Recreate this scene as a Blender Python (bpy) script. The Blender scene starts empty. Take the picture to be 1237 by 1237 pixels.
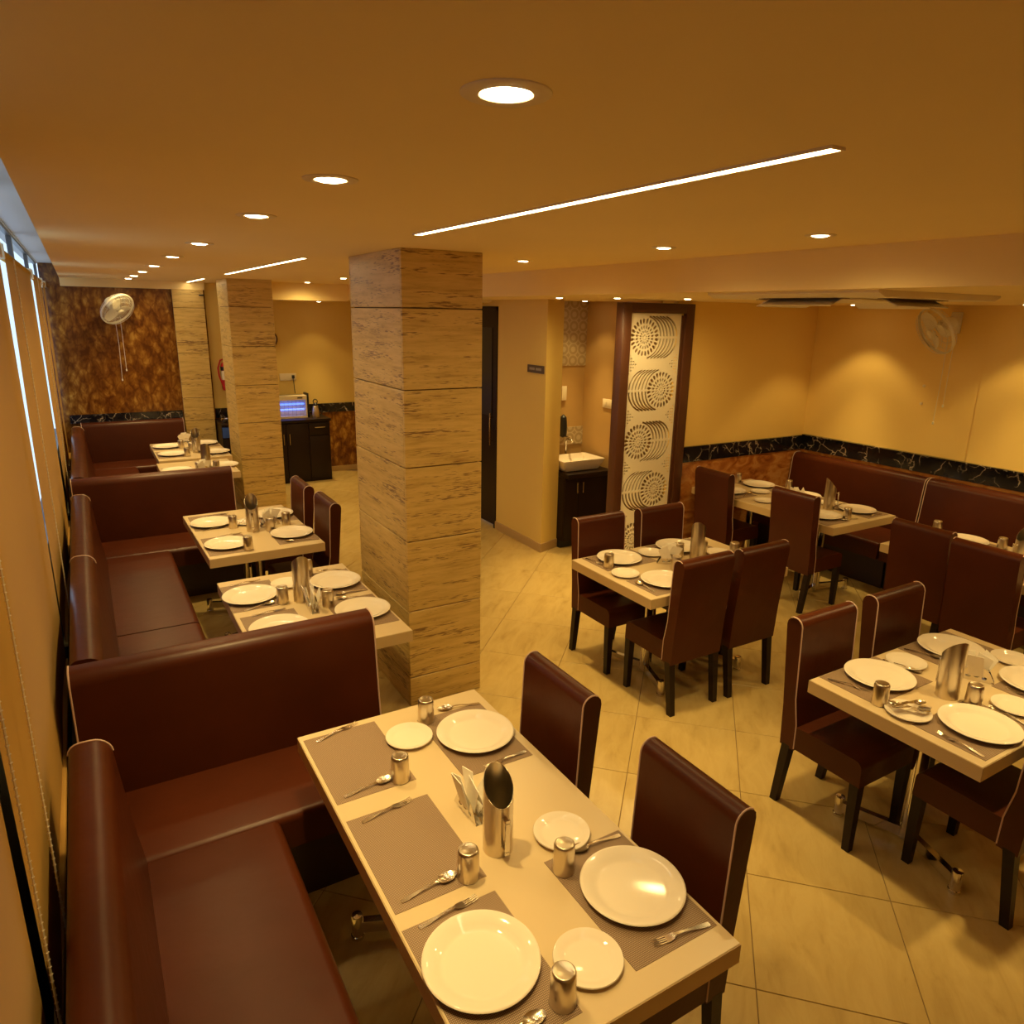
import bpy, bmesh, math, random
from mathutils import Vector, Matrix
random.seed(7)
PI = math.pi
sc = bpy.context.scene
COL = sc.collection

# ------------------------------------------------------------------ camera, world, exposure
H = 2.35
yaw, pitch, roll = math.radians(30.866), math.radians(15.524), math.radians(1.035)
FPX = 862.7
fw = Vector((math.sin(yaw)*math.cos(pitch), math.cos(yaw)*math.cos(pitch), -math.sin(pitch)))
rt = Vector((math.cos(yaw), -math.sin(yaw), 0)); up = rt.cross(fw)
rt2 = math.cos(roll)*rt + math.sin(roll)*up
up2 = -math.sin(roll)*rt + math.cos(roll)*up
camd = bpy.data.cameras.new('camera'); cam = bpy.data.objects.new('camera', camd); COL.objects.link(cam)
M = Matrix((rt2, up2, -fw)).transposed().to_4x4(); M.translation = (0, 0, H)
cam.matrix_world = M
camd.sensor_width = 36; camd.lens = 36*FPX/1237; camd.clip_start = 0.03; camd.clip_end = 200
sc.camera = cam
sc.view_settings.view_transform = 'Standard'; sc.view_settings.look = 'None'
sc.view_settings.gamma = 1; sc.view_settings.use_curve_mapping = False
sc.view_settings.exposure = 0.42
LAMP = (1.0, 0.7, 0.255)
P_LAMP = 28.0
w = bpy.data.worlds.new('world'); sc.world = w; w.use_nodes = True
bg = w.node_tree.nodes['Background']; bg.inputs[0].default_value = (0.62, 0.78, 1.0, 1); bg.inputs[1].default_value = 1.25
try:
    sc.cycles.max_bounces = 10; sc.cycles.diffuse_bounces = 5
    sc.cycles.sample_clamp_indirect = 6.0
except Exception:
    pass

ZC, ZL = 2.67, 2.485           # main ceiling, lower ceiling
XB = 3.05                      # face of the lower ceiling
YE = 10.45                     # end wall
XR = 6.6                       # wall on the far side of the room
YB = 4.97                      # wall with the lattice screen
XG = -0.30                     # window line

# ------------------------------------------------------------------ materials
def nmat(name):
    m = bpy.data.materials.new(name); m.use_nodes = True
    nt = m.node_tree; b = nt.nodes['Principled BSDF']
    return m, nt, b
def plain(name, c, r=0.5, metal=0.0, bump=0.0, bscale=60, spec=None, var=0.0):
    m, nt, b = nmat(name)
    b.inputs['Base Color'].default_value = (*c, 1); b.inputs['Roughness'].default_value = r
    b.inputs['Metallic'].default_value = metal
    if spec is not None: b.inputs['Specular IOR Level'].default_value = spec
    if bump or var:
        tc = nt.nodes.new('ShaderNodeTexCoord'); n = nt.nodes.new('ShaderNodeTexNoise')
        n.inputs['Scale'].default_value = bscale; n.inputs['Detail'].default_value = 4
        nt.links.new(tc.outputs['Object'], n.inputs['Vector'])
        if bump:
            bp = nt.nodes.new('ShaderNodeBump'); bp.inputs['Strength'].default_value = bump; bp.inputs['Distance'].default_value = 0.01
            nt.links.new(n.outputs[0], bp.inputs['Height']); nt.links.new(bp.outputs[0], b.inputs['Normal'])
        if var:
            mr = nt.nodes.new('ShaderNodeMapRange'); mr.inputs[3].default_value = 1-var; mr.inputs[4].default_value = 1+var
            n2 = nt.nodes.new('ShaderNodeTexNoise'); n2.inputs['Scale'].default_value = max(1.5, bscale/25)
            nt.links.new(tc.outputs['Object'], n2.inputs['Vector']); nt.links.new(n2.outputs[0], mr.inputs[0])
            mx = nt.nodes.new('ShaderNodeVectorMath'); mx.operation = 'SCALE'; mx.inputs[0].default_value = c
            nt.links.new(mr.outputs[0], mx.inputs['Scale']); nt.links.new(mx.outputs[0], b.inputs['Base Color'])
    return m
def ramp(nt, stops):
    r = nt.nodes.new('ShaderNodeValToRGB'); e = r.color_ramp.elements
    while len(e) < len(stops): e.new(0.5)
    for k, (p, c) in zip(e, stops): k.position = p; k.color = (*c, 1)
    return r
def coords(nt, scale, rnd=True, space='Object', rot=(0, 0, 0)):
    tc = nt.nodes.new('ShaderNodeTexCoord'); mp = nt.nodes.new('ShaderNodeMapping')
    mp.inputs['Scale'].default_value = scale; mp.inputs['Rotation'].default_value = rot
    nt.links.new(tc.outputs[space], mp.inputs['Vector'])
    if rnd:
        oi = nt.nodes.new('ShaderNodeObjectInfo'); m = nt.nodes.new('ShaderNodeMath'); m.operation = 'MULTIPLY'; m.inputs[1].default_value = 37.0
        nt.links.new(oi.outputs['Random'], m.inputs[0]); nt.links.new(m.outputs[0], mp.inputs['Location'])
    return mp
def emit(name, c, s):
    m, nt, b = nmat(name)
    b.inputs['Base Color'].default_value = (0.8, 0.8, 0.8, 1)
    b.inputs['Emission Color'].default_value = (*c, 1); b.inputs['Emission Strength'].default_value = s
    return m

def travertine():
    m, nt, b = nmat('travertine')
    mp = coords(nt, (2.2, 2.2, 22))
    n1 = nt.nodes.new('ShaderNodeTexNoise'); n1.inputs['Scale'].default_value = 1.6; n1.inputs['Detail'].default_value = 6; n1.inputs['Roughness'].default_value = 0.65
    nt.links.new(mp.outputs[0], n1.inputs['Vector'])
    r1 = ramp(nt, [(0.28, (0.42, 0.26, 0.07)), (0.45, (0.6, 0.41, 0.125)), (0.62, (0.69, 0.49, 0.17)), (0.8, (0.55, 0.36, 0.1))])
    nt.links.new(n1.outputs[0], r1.inputs[0])
    mp2 = coords(nt, (10, 10, 120))
    n2 = nt.nodes.new('ShaderNodeTexNoise'); n2.inputs['Scale'].default_value = 1.5; n2.inputs['Detail'].default_value = 3
    nt.links.new(mp2.outputs[0], n2.inputs['Vector'])
    mp3 = coords(nt, (1.6, 1.6, 16))
    n3 = nt.nodes.new('ShaderNodeTexNoise'); n3.inputs['Scale'].default_value = 1.3
    nt.links.new(mp3.outputs[0], n3.inputs['Vector'])
    ad = nt.nodes.new('ShaderNodeMath'); ad.operation = 'MULTIPLY_ADD'; ad.inputs[1].default_value = 0.8
    nt.links.new(n3.outputs[0], ad.inputs[0]); nt.links.new(n2.outputs[0], ad.inputs[2])
    r2 = ramp(nt, [(0.0, (1, 1, 1)), (0.605, (1, 1, 1)), (0.67, (0.12, 0.12, 0.12)), (1.0, (0, 0, 0))])
    hlf = nt.nodes.new('ShaderNodeMath'); hlf.operation = 'MULTIPLY'; hlf.inputs[1].default_value = 0.6
    nt.links.new(ad.outputs[0], hlf.inputs[0]); nt.links.new(hlf.outputs[0], r2.inputs[0])
    mx = nt.nodes.new('ShaderNodeMix'); mx.data_type = 'RGBA'
    nt.links.new(r2.outputs[0], mx.inputs[0]); mx.inputs[6].default_value = (0.2, 0.1, 0.035, 1); nt.links.new(r1.outputs[0], mx.inputs[7])
    nt.links.new(mx.outputs[2], b.inputs['Base Color']); b.inputs['Roughness'].default_value = 0.42
    bp = nt.nodes.new('ShaderNodeBump'); bp.inputs['Strength'].default_value = 0.25; bp.inputs['Distance'].default_value = 0.004
    nt.links.new(r2.outputs[0], bp.inputs['Height']); nt.links.new(bp.outputs[0], b.inputs['Normal'])
    return m
def floor_marble():
    m, nt, b = nmat('floor_marble')
    mp = coords(nt, (2.0, 6.5, 2), rot=(0, 0, 0.35))
    n1 = nt.nodes.new('ShaderNodeTexNoise'); n1.inputs['Scale'].default_value = 1.7; n1.inputs['Detail'].default_value = 8; n1.inputs['Roughness'].default_value = 0.62; n1.inputs['Distortion'].default_value = 0.6
    nt.links.new(mp.outputs[0], n1.inputs['Vector'])
    r1 = ramp(nt, [(0.25, (0.4, 0.27, 0.09)), (0.42, (0.5, 0.355, 0.125)), (0.6, (0.55, 0.4, 0.15)), (0.8, (0.5, 0.35, 0.125))])
    nt.links.new(n1.outputs[0], r1.inputs[0]); nt.links.new(r1.outputs[0], b.inputs['Base Color'])
    b.inputs['Roughness'].default_value = 0.27
    return m
def onyx():
    m, nt, b = nmat('onyx')
    mp = coords(nt, (1.25, 1, 0.8), rnd=False)
    dn = nt.nodes.new('ShaderNodeTexNoise'); dn.inputs['Scale'].default_value = 6; dn.inputs['Detail'].default_value = 6
    nt.links.new(mp.outputs[0], dn.inputs['Vector'])
    s1 = nt.nodes.new('ShaderNodeVectorMath'); s1.operation = 'MULTIPLY_ADD'; s1.inputs[1].default_value = (0.13, 0.13, 0.13)
    nt.links.new(dn.outputs['Color'], s1.inputs[0]); nt.links.new(mp.outputs[0], s1.inputs[2])
    vo = nt.nodes.new('ShaderNodeTexVoronoi'); vo.feature = 'F1'; vo.distance = 'CHEBYCHEV'; vo.inputs['Scale'].default_value = 9.0
    nt.links.new(s1.outputs[0], vo.inputs['Vector'])
    ve = nt.nodes.new('ShaderNodeTexVoronoi'); ve.feature = 'DISTANCE_TO_EDGE'; ve.inputs['Scale'].default_value = 8.0
    nt.links.new(s1.outputs[0], ve.inputs['Vector'])
    vr = ramp(nt, [(0.0, (0.1, 0.1, 0.1)), (0.12, (0, 0, 0))]); nt.links.new(ve.outputs['Distance'], vr.inputs[0])
    n2 = nt.nodes.new('ShaderNodeTexNoise'); n2.inputs['Scale'].default_value = 6; n2.inputs['Detail'].default_value = 8; n2.inputs['Distortion'].default_value = 0.8; n2.inputs['Roughness'].default_value = 0.6
    mpb = coords(nt, (2.0, 1, 1.0), rnd=False); nt.links.new(mpb.outputs[0], n2.inputs['Vector'])
    ad = nt.nodes.new('ShaderNodeMath'); ad.operation = 'MULTIPLY_ADD'; ad.inputs[1].default_value = 0.45
    nt.links.new(vo.outputs['Distance'], ad.inputs[0]); nt.links.new(n2.outputs[0], ad.inputs[2])
    a2 = nt.nodes.new('ShaderNodeMath'); a2.operation = 'ADD'; nt.links.new(ad.outputs[0], a2.inputs[0]); nt.links.new(vr.outputs[0], a2.inputs[1])
    r = ramp(nt, [(0.45, (0.46, 0.25, 0.045)), (0.58, (0.31, 0.14, 0.02)), (0.7, (0.2, 0.072, 0.009)), (0.9, (0.1, 0.028, 0.004))])
    nt.links.new(a2.outputs[0], r.inputs[0]); nt.links.new(r.outputs[0], b.inputs['Base Color']); b.inputs['Roughness'].default_value = 0.22
    return m
def dado_marble():
    m, nt, b = nmat('dado_marble')
    mp = coords(nt, (1.5, 1.5, 3), rnd=False)
    n = nt.nodes.new('ShaderNodeTexNoise'); n.inputs['Scale'].default_value = 3.5; n.inputs['Detail'].default_value = 8; n.inputs['Distortion'].default_value = 1.2
    nt.links.new(mp.outputs[0], n.inputs['Vector'])
    r = ramp(nt, [(0.3, (0.22, 0.06, 0.012)), (0.48, (0.42, 0.16, 0.035)), (0.62, (0.52, 0.25, 0.07)), (0.78, (0.36, 0.12, 0.03))])
    nt.links.new(n.outputs[0], r.inputs[0]); nt.links.new(r.outputs[0], b.inputs['Base Color']); b.inputs['Roughness'].default_value = 0.25
    return m
def black_marble():
    m, nt, b = nmat('black_marble')
    mp = coords(nt, (1, 1, 1), rnd=False, rot=(0.3, 0.5, 0.4))
    dn = nt.nodes.new('ShaderNodeTexNoise'); dn.inputs['Scale'].default_value = 5; dn.inputs['Detail'].default_value = 5
    nt.links.new(mp.outputs[0], dn.inputs['Vector'])
    s = nt.nodes.new('ShaderNodeVectorMath'); s.operation = 'MULTIPLY_ADD'; s.inputs[1].default_value = (0.3, 0.3, 0.3)
    nt.links.new(dn.outputs['Color'], s.inputs[0]); nt.links.new(mp.outputs[0], s.inputs[2])
    vo = nt.nodes.new('ShaderNodeTexVoronoi'); vo.feature = 'DISTANCE_TO_EDGE'; vo.inputs['Scale'].default_value = 6.5
    nt.links.new(s.outputs[0], vo.inputs['Vector'])
    r = ramp(nt, [(0.0, (0.5, 0.42, 0.33)), (0.012, (0.35, 0.29, 0.22)), (0.035, (0.02, 0.017, 0.02)), (1, (0.006, 0.006, 0.009))])
    nt.links.new(vo.outputs['Distance'], r.inputs[0])
    n2 = nt.nodes.new('ShaderNodeTexNoise'); n2.inputs['Scale'].default_value = 7
    nt.links.new(mp.outputs[0], n2.inputs['Vector'])
    r2 = ramp(nt, [(0.42, (0, 0, 0)), (0.6, (1, 1, 1))]); nt.links.new(n2.outputs[0], r2.inputs[0])
    mx = nt.nodes.new('ShaderNodeMix'); mx.data_type = 'RGBA'
    nt.links.new(r2.outputs[0], mx.inputs[0]); mx.inputs[6].default_value = (0.008, 0.008, 0.012, 1); nt.links.new(r.outputs[0], mx.inputs[7])
    nt.links.new(mx.outputs[2], b.inputs['Base Color']); b.inputs['Roughness'].default_value = 0.12
    return m
def woven():
    m, nt, b = nmat('woven_vinyl')
    tc = nt.nodes.new('ShaderNodeTexCoord')
    outs = []
    for d, s in (('X', 75), ('Y', 60)):
        wv = nt.nodes.new('ShaderNodeTexWave'); wv.wave_type = 'BANDS'; wv.bands_direction = d; wv.inputs['Scale'].default_value = s
        nt.links.new(tc.outputs['Object'], wv.inputs['Vector']); outs.append(wv)
    mu = nt.nodes.new('ShaderNodeMath'); mu.operation = 'MULTIPLY'
    nt.links.new(outs[0].outputs['Fac'], mu.inputs[0]); nt.links.new(outs[1].outputs['Fac'], mu.inputs[1])
    r = ramp(nt, [(0.05, (0.15, 0.088, 0.048)), (0.6, (0.44, 0.31, 0.195))])
    nt.links.new(mu.outputs[0], r.inputs[0]); nt.links.new(r.outputs[0], b.inputs['Base Color']); b.inputs['Roughness'].default_value = 0.55
    return m
def tile_print():
    m, nt, b = nmat('printed_tile')
    mp = coords(nt, (8.5, 1, 8.5), rnd=False)
    vo = nt.nodes.new('ShaderNodeTexVoronoi'); vo.voronoi_dimensions = '3D'; vo.inputs['Randomness'].default_value = 0.0; vo.inputs['Scale'].default_value = 1.0
    nt.links.new(mp.outputs[0], vo.inputs['Vector'])
    mu = nt.nodes.new('ShaderNodeMath'); mu.operation = 'MULTIPLY'; mu.inputs[1].default_value = 24
    si = nt.nodes.new('ShaderNodeMath'); si.operation = 'SINE'
    nt.links.new(vo.outputs['Distance'], mu.inputs[0]); nt.links.new(mu.outputs[0], si.inputs[0])
    r = ramp(nt, [(0.2, (0.42, 0.31, 0.16)), (0.6, (0.56, 0.45, 0.27))])
    nt.links.new(si.outputs[0], r.inputs[0]); nt.links.new(r.outputs[0], b.inputs['Base Color']); b.inputs['Roughness'].default_value = 0.3
    return m
def leather_mat(name, c):
    m, nt, b = nmat(name)
    mp = coords(nt, (1, 1, 1))
    n = nt.nodes.new('ShaderNodeTexNoise'); n.inputs['Scale'].default_value = 2.2; n.inputs['Detail'].default_value = 3
    nt.links.new(mp.outputs[0], n.inputs['Vector'])
    r = ramp(nt, [(0.3, tuple(x*0.85 for x in c)), (0.7, tuple(x*1.2 for x in c))])
    nt.links.new(n.outputs[0], r.inputs[0]); nt.links.new(r.outputs[0], b.inputs['Base Color'])
    n2 = nt.nodes.new('ShaderNodeTexNoise'); n2.inputs['Scale'].default_value = 9; n2.inputs['Detail'].default_value = 3
    nt.links.new(mp.outputs[0], n2.inputs['Vector'])
    bp = nt.nodes.new('ShaderNodeBump'); bp.inputs['Strength'].default_value = 0.12; bp.inputs['Distance'].default_value = 0.02
    nt.links.new(n2.outputs[0], bp.inputs['Height']); nt.links.new(bp.outputs[0], b.inputs['Normal'])
    b.inputs['Roughness'].default_value = 0.36; b.inputs['Specular IOR Level'].default_value = 0.22
    return m
def glass_mat():
    m, nt, b = nmat('window_glass')
    nt.nodes.remove(b)
    t = nt.nodes.new('ShaderNodeBsdfTransparent'); t.inputs[0].default_value = (0.93, 0.96, 0.97, 1)
    g = nt.nodes.new('ShaderNodeBsdfGlossy'); g.inputs['Roughness'].default_value = 0.02
    mx = nt.nodes.new('ShaderNodeMixShader'); mx.inputs[0].default_value = 0.06
    nt.links.new(t.outputs[0], mx.inputs[1]); nt.links.new(g.outputs[0], mx.inputs[2])
    nt.links.new(mx.outputs[0], nt.nodes['Material Output'].inputs[0])
    return m
def fabric_mat():
    m, nt, b = nmat('blind_fabric')
    nt.nodes.remove(b)
    d = nt.nodes.new('ShaderNodeBsdfDiffuse'); d.inputs[0].default_value = (0.55, 0.33, 0.09, 1)
    t = nt.nodes.new('ShaderNodeBsdfTranslucent'); t.inputs[0].default_value = (0.6, 0.42, 0.2, 1)
    mx = nt.nodes.new('ShaderNodeMixShader'); mx.inputs[0].default_value = 0.04
    nt.links.new(d.outputs[0], mx.inputs[1]); nt.links.new(t.outputs[0], mx.inputs[2])
    nt.links.new(mx.outputs[0], nt.nodes['Material Output'].inputs[0])
    return m

MT = dict(
    ceiling=plain('ceiling_paint', (0.88, 0.69, 0.32), 0.75, bump=0.03, bscale=14, var=0.04),
    white=plain('soffit_paint', (0.5, 0.5, 0.52), 0.7, bump=0.03, bscale=14),
    wall=plain('yellow_paint', (0.88, 0.64, 0.2), 0.6, bump=0.03, bscale=20, var=0.03),
    farwall=plain('tan_paint', (0.74, 0.54, 0.16), 0.6, bump=0.03, bscale=20, var=0.03),
    leather=leather_mat('leather', (0.064, 0.0135, 0.0034)),
    piping=plain('piping_cord', (0.6, 0.42, 0.33), 0.5, bump=0.05, bscale=200),
    dark=plain('dark_wood', (0.016, 0.007, 0.004), 0.4, spec=0.25, bump=0.05, bscale=40, var=0.2),
    frame=plain('frame_wood', (0.085, 0.03, 0.014), 0.35, bump=0.05, bscale=30, var=0.2),
    base=plain('bench_plinth', (0.03, 0.012, 0.008), 0.45, bump=0.05, bscale=20, var=0.1),
    table=plain('table_laminate', (0.61, 0.475, 0.28), 0.3, bump=0.01, bscale=30, var=0.02),
    edge=plain('table_edge_band', (0.62, 0.45, 0.22), 0.35, bump=0.02, bscale=40, var=0.05),
    china=plain('white_china', (0.8, 0.71, 0.58), 0.07, bump=0.005, bscale=10, spec=0.35),
    steel=plain('brushed_steel', (0.66, 0.58, 0.45), 0.28, 1.0, bump=0.02, bscale=80),
    chrome=plain('chrome', (0.75, 0.72, 0.68), 0.12, 1.0, bump=0.005, bscale=40),
    cutlery=plain('cutlery_steel', (0.82, 0.76, 0.66), 0.2, 1.0, bump=0.01, bscale=40),
    tissue=plain('tissue_paper', (0.9, 0.84, 0.72), 0.8, bump=0.1, bscale=60),
    jali=plain('lattice_board', (0.82, 0.74, 0.58), 0.5, bump=0.02, bscale=40),
    grout=plain('grout', (0.2, 0.12, 0.05), 0.8, bump=0.1, bscale=60),
    travertine=travertine(), floor=floor_marble(), onyx=onyx(), dado=dado_marble(), band=black_marble(),
    woven=woven(), print=tile_print(), glass=glass_mat(), fabric=fabric_mat(),
    niche=plain('niche_tile', (0.52, 0.33, 0.12), 0.3, bump=0.04, bscale=15, var=0.12),
    skirt=plain('skirting_stone', (0.45, 0.3, 0.13), 0.35, bump=0.03, bscale=30, var=0.1),
    lampon=emit('lamp_diffuser', (1.0, 0.8, 0.5), 22.0),
    strip=emit('strip_diffuser', (1.0, 0.8, 0.45), 14.0),
    trimwhite=plain('lamp_ring_paint', (0.8, 0.66, 0.42), 0.45, bump=0.02, bscale=30),
    plastic=plain('cream_plastic', (0.8, 0.7, 0.5), 0.4, bump=0.02, bscale=40),
    blackp=plain('black_plastic', (0.012, 0.012, 0.013), 0.4, bump=0.02, bscale=40),
    red=plain('red_enamel', (0.45, 0.015, 0.015), 0.3, bump=0.01, bscale=40),
    clear=plain('fan_plastic', (0.8, 0.76, 0.62), 0.25, bump=0.01, bscale=40),
    alu=plain('window_alu', (0.12, 0.11, 0.11), 0.4, 0.6, bump=0.02, bscale=40),
    uv=emit('uv_tube_glow', (0.04, 0.16, 1.0), 1.9),
    tubereflect=plain('blue_tube_reflection', (0.05, 0.12, 0.5), 0.2, bump=0.01, bscale=40),  # reflected tube light put into the colour
    back=plain('backing_laminate', (0.34, 0.2, 0.065), 0.5, bump=0.03, bscale=30, var=0.05),
    sign=plain('sign_plate', (0.09, 0.06, 0.045), 0.35, bump=0.02, bscale=40),
    signink=plain('sign_engraving', (0.3, 0.27, 0.24), 0.4, bump=0.02, bscale=40),
)

# ------------------------------------------------------------------ mesh building
class MB:
    def __init__(s): s.v = []; s.f = []; s.uvless = True
    def add(s, vs, fs):
        o = len(s.v); s.v += [tuple(p) for p in vs]; s.f += [tuple(i+o for i in f) for f in fs]; return s
    def box(s, x0, x1, y0, y1, z0, z1):
        return s.add([(x0,y0,z0),(x1,y0,z0),(x1,y1,z0),(x0,y1,z0),(x0,y0,z1),(x1,y0,z1),(x1,y1,z1),(x0,y1,z1)],
              [(3,2,1,0),(4,5,6,7),(0,1,5,4),(1,2,6,5),(2,3,7,6),(3,0,4,7)])
    def bbox(s, x0, x1, y0, y1, z0, z1, b=0.005, seg=2):
        bm = bmesh.new(); bmesh.ops.create_cube(bm, size=1)
        for v in bm.verts:
            v.co = Vector(((x0+x1)/2+v.co.x*(x1-x0), (y0+y1)/2+v.co.y*(y1-y0), (z0+z1)/2+v.co.z*(z1-z0)))
        bmesh.ops.bevel(bm, geom=bm.edges[:], offset=b, segments=seg, affect='EDGES', profile=0.5)
        return s.bm(bm)
    def bm(s, bm):
        bm.verts.index_update()
        s.add([v.co for v in bm.verts], [[v.index for v in f.verts] for f in bm.faces]); bm.free(); return s
    def prism(s, prof, axis, a0, a1):
        """prof: 2D outline (u,v); axis 'x': (u,v)=(y,z) ; 'y': (u,v)=(x,z) ; 'z': (x,y)"""
        def P(u, v, a): return {'x': (a,u,v), 'y': (u,a,v), 'z': (u,v,a)}[axis]
        n = len(prof); vs = [P(u,v,a0) for u,v in prof]+[P(u,v,a1) for u,v in prof]
        fs = [(i,(i+1)%n,n+(i+1)%n,n+i) for i in range(n)]+[tuple(range(n))[::-1], tuple(range(n,2*n))]
        return s.add(vs, fs)
    def lathe(s, prof, n=24, c=(0,0,0)):
        vs = []; fs = []
        for r, z in prof:
            for k in range(n):
                a = 2*PI*k/n; vs.append((c[0]+r*math.cos(a), c[1]+r*math.sin(a), c[2]+z))
        for i in range(len(prof)-1):
            for k in range(n):
                fs.append((i*n+k, i*n+(k+1)%n, (i+1)*n+(k+1)%n, (i+1)*n+k))
        if prof[0][0] > 1e-5: pass
        s.add(vs, fs); return s
    def tube(s, pts, r, n=8, closed=False):
        pts = [Vector(p) for p in pts]; m = len(pts); vs = []; fs = []
        prev = None
        for i, p in enumerate(pts):
            if closed: t = pts[(i+1)%m]-pts[i-1]
            else: t = pts[min(i+1,m-1)]-pts[max(i-1,0)]
            t.normalize()
            if prev is None:
                a = Vector((0,0,1)) if abs(t.z) < 0.9 else Vector((1,0,0))
                nrm = t.cross(a).normalized()
            else:
                nrm = (prev - t*prev.dot(t)); nrm.normalize()
            prev = nrm; bn = t.cross(nrm)
            rr = r[i] if isinstance(r, (list, tuple)) else r
            for k in range(n):
                a = 2*PI*k/n; vs.append(p+nrm*math.cos(a)*rr+bn*math.sin(a)*rr)
        R = m if closed else m-1
        for i in range(R):
            for k in range(n):
                j = (i+1) % m
                fs.append((i*n+k, i*n+(k+1)%n, j*n+(k+1)%n, j*n+k))
        if not closed:
            fs.append(tuple(range(n))[::-1]); fs.append(tuple((m-1)*n+k for k in range(n)))
        return s.add(vs, fs)
    def taper(s, p0, p1, a0, a1, b0=None, b1=None):
        """square bar from p0 to p1, half sizes a0->a1 (x) and b (y)"""
        b0 = a0 if b0 is None else b0; b1 = a1 if b1 is None else b1
        vs = [(p0[0]+sx*a0, p0[1]+sy*b0, p0[2]) for sx,sy in ((-1,-1),(1,-1),(1,1),(-1,1))]+[(p1[0]+sx*a1, p1[1]+sy*b1, p1[2]) for sx,sy in ((-1,-1),(1,-1),(1,1),(-1,1))]
        return s.add(vs, [(3,2,1,0),(4,5,6,7),(0,1,5,4),(1,2,6,5),(2,3,7,6),(3,0,4,7)])
    def xf(s, mat):
        s.v = [tuple(mat @ Vector(p)) for p in s.v]; return s
    def mesh(s, name, mat, smooth=True, ang=0.7):
        me = bpy.data.meshes.new(name); me.from_pydata(s.v, [], s.f)
        bm = bmesh.new(); bm.from_mesh(me)
        bmesh.ops.recalc_face_normals(bm, faces=bm.faces[:]); bm.to_mesh(me); bm.free()
        me.materials.append(MT[mat] if isinstance(mat, str) else mat)
        if smooth:
            me.polygons.foreach_set('use_smooth', [True]*len(me.polygons)); me.set_sharp_from_angle(angle=ang)
        me.update(); return me

def link(name, data, parent=None, loc=None, rotz=0.0):
    o = bpy.data.objects.new(name, data); COL.objects.link(o)
    if parent is not None: o.parent = parent
    if loc is not None: o.location = loc
    if rotz: o.rotation_euler = (0, 0, rotz)
    return o
def obj(name, mb, mat, parent=None, loc=None, rotz=0.0, smooth=True, ang=0.7):
    return link(name, mb.mesh(name, mat, smooth, ang), parent, loc, rotz)
def tag(o, label=None, cat=None, group=None, kind=None):
    if label: o['label'] = label
    if cat: o['category'] = cat
    if group: o['group'] = group
    if kind: o['kind'] = kind
    return o
def thing(name, label, cat, loc=(0,0,0), rotz=0.0, group=None):
    o = link(name, None, None, loc, rotz); o.empty_display_size = 0.05
    return tag(o, label, cat, group)
def struct(name, mb, mat, parent=None, smooth=False):
    o = obj(name, mb, mat, parent, smooth=smooth)
    if parent is None: o['kind'] = 'structure'
    return o
KIDS = {}
def dup(root, loc, rotz, label, group=None, scale=None):
    r = root.copy(); COL.objects.link(r); r.location = loc; r.rotation_euler = (0, 0, rotz); r['label'] = label
    if group: r['group'] = group
    if scale: r.scale = scale
    for ch in root.children:
        c = ch.copy(); COL.objects.link(c); c.parent = r
        for g in ch.children:
            d = g.copy(); COL.objects.link(d); d.parent = c
    return r
PROTO = {}
def place(kind, maker, loc, rotz, label, group=None):
    if kind not in PROTO:
        r = maker(); PROTO[kind] = r
        r.location = loc; r.rotation_euler = (0, 0, rotz); r['label'] = label
        if group: r['group'] = group
        return r
    return dup(PROTO[kind], loc, rotz, label, group)
def arc(cx, cy, r, a0, a1, n):
    return [(cx+r*math.cos(math.radians(a0+(a1-a0)*i/n)), cy+r*math.sin(math.radians(a0+(a1-a0)*i/n))) for i in range(n+1)]
def flat_cut(name, outer, holes, thick, mat, parent=None):
    """a sheet with real holes: a filled 2D curve turned into a mesh, lying in local XY"""
    cu = bpy.data.curves.new(name, 'CURVE'); cu.dimensions = '2D'; cu.fill_mode = 'BOTH'; cu.extrude = thick/2
    for pts in [outer]+holes:
        sp = cu.splines.new('POLY'); sp.points.add(len(pts)-1); sp.use_cyclic_u = True
        for p, q in zip(sp.points, pts): p.co = (q[0], q[1], 0, 1)
    t = bpy.data.objects.new(name, cu); COL.objects.link(t)
    dg = bpy.context.evaluated_depsgraph_get(); dg.update()
    me = bpy.data.meshes.new_from_object(t.evaluated_get(dg)); bpy.data.objects.remove(t); bpy.data.curves.remove(cu)
    me.materials.clear(); me.materials.append(MT[mat])
    return link(name, me, parent)

# ------------------------------------------------------------------ room shell
floor = struct('floor', MB().box(-0.6, XR+0.3, -1.4, 10.9, -0.12, -0.004), 'grout')
S = 0.578; q = S/2-0.0016
bm = bmesh.new(); bmesh.ops.create_cube(bm, size=1)
for v in bm.verts: v.co = Vector((v.co.x*2*q, v.co.y*2*q, -0.01+v.co.z*0.02))
bmesh.ops.bevel(bm, geom=[e for e in bm.edges if all(v.co.z > -0.001 for v in e.verts)], offset=0.0015, segments=1, affect='EDGES')
tile_me = MB().bm(bm).mesh('tile', 'floor', smooth=False)
ux, uy = -S*math.sqrt(.5), S*math.sqrt(.5)
fwd_h = Vector((math.sin(yaw), math.cos(yaw)))
def in_view(x, y, z, pad=0.25):
    d = Vector((x, y, z-H)); f = d.dot(fw)
    if f < 0.3: return False
    return abs(d.dot(rt2)/f) < 0.717+pad and abs(d.dot(up2)/f) < 0.717+pad
for i in range(-30, 31):
    for j in range(-30, 31):
        cx = 2.653+(i+.5)*ux+(j+.5)*-ux; cy = 1.281+(i+.5)*uy+(j+.5)*uy
        if not (-0.1 < cx < XR-0.05 and 0.2 < cy < 10.3): continue
        if cx > 4.3 and cy > YB+0.9: continue
        if not in_view(cx, cy, 0, 0.55): continue
        if cx < 0.15 : continue
        link('tile', tile_me, floor, (cx, cy, 0), PI/4)

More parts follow.
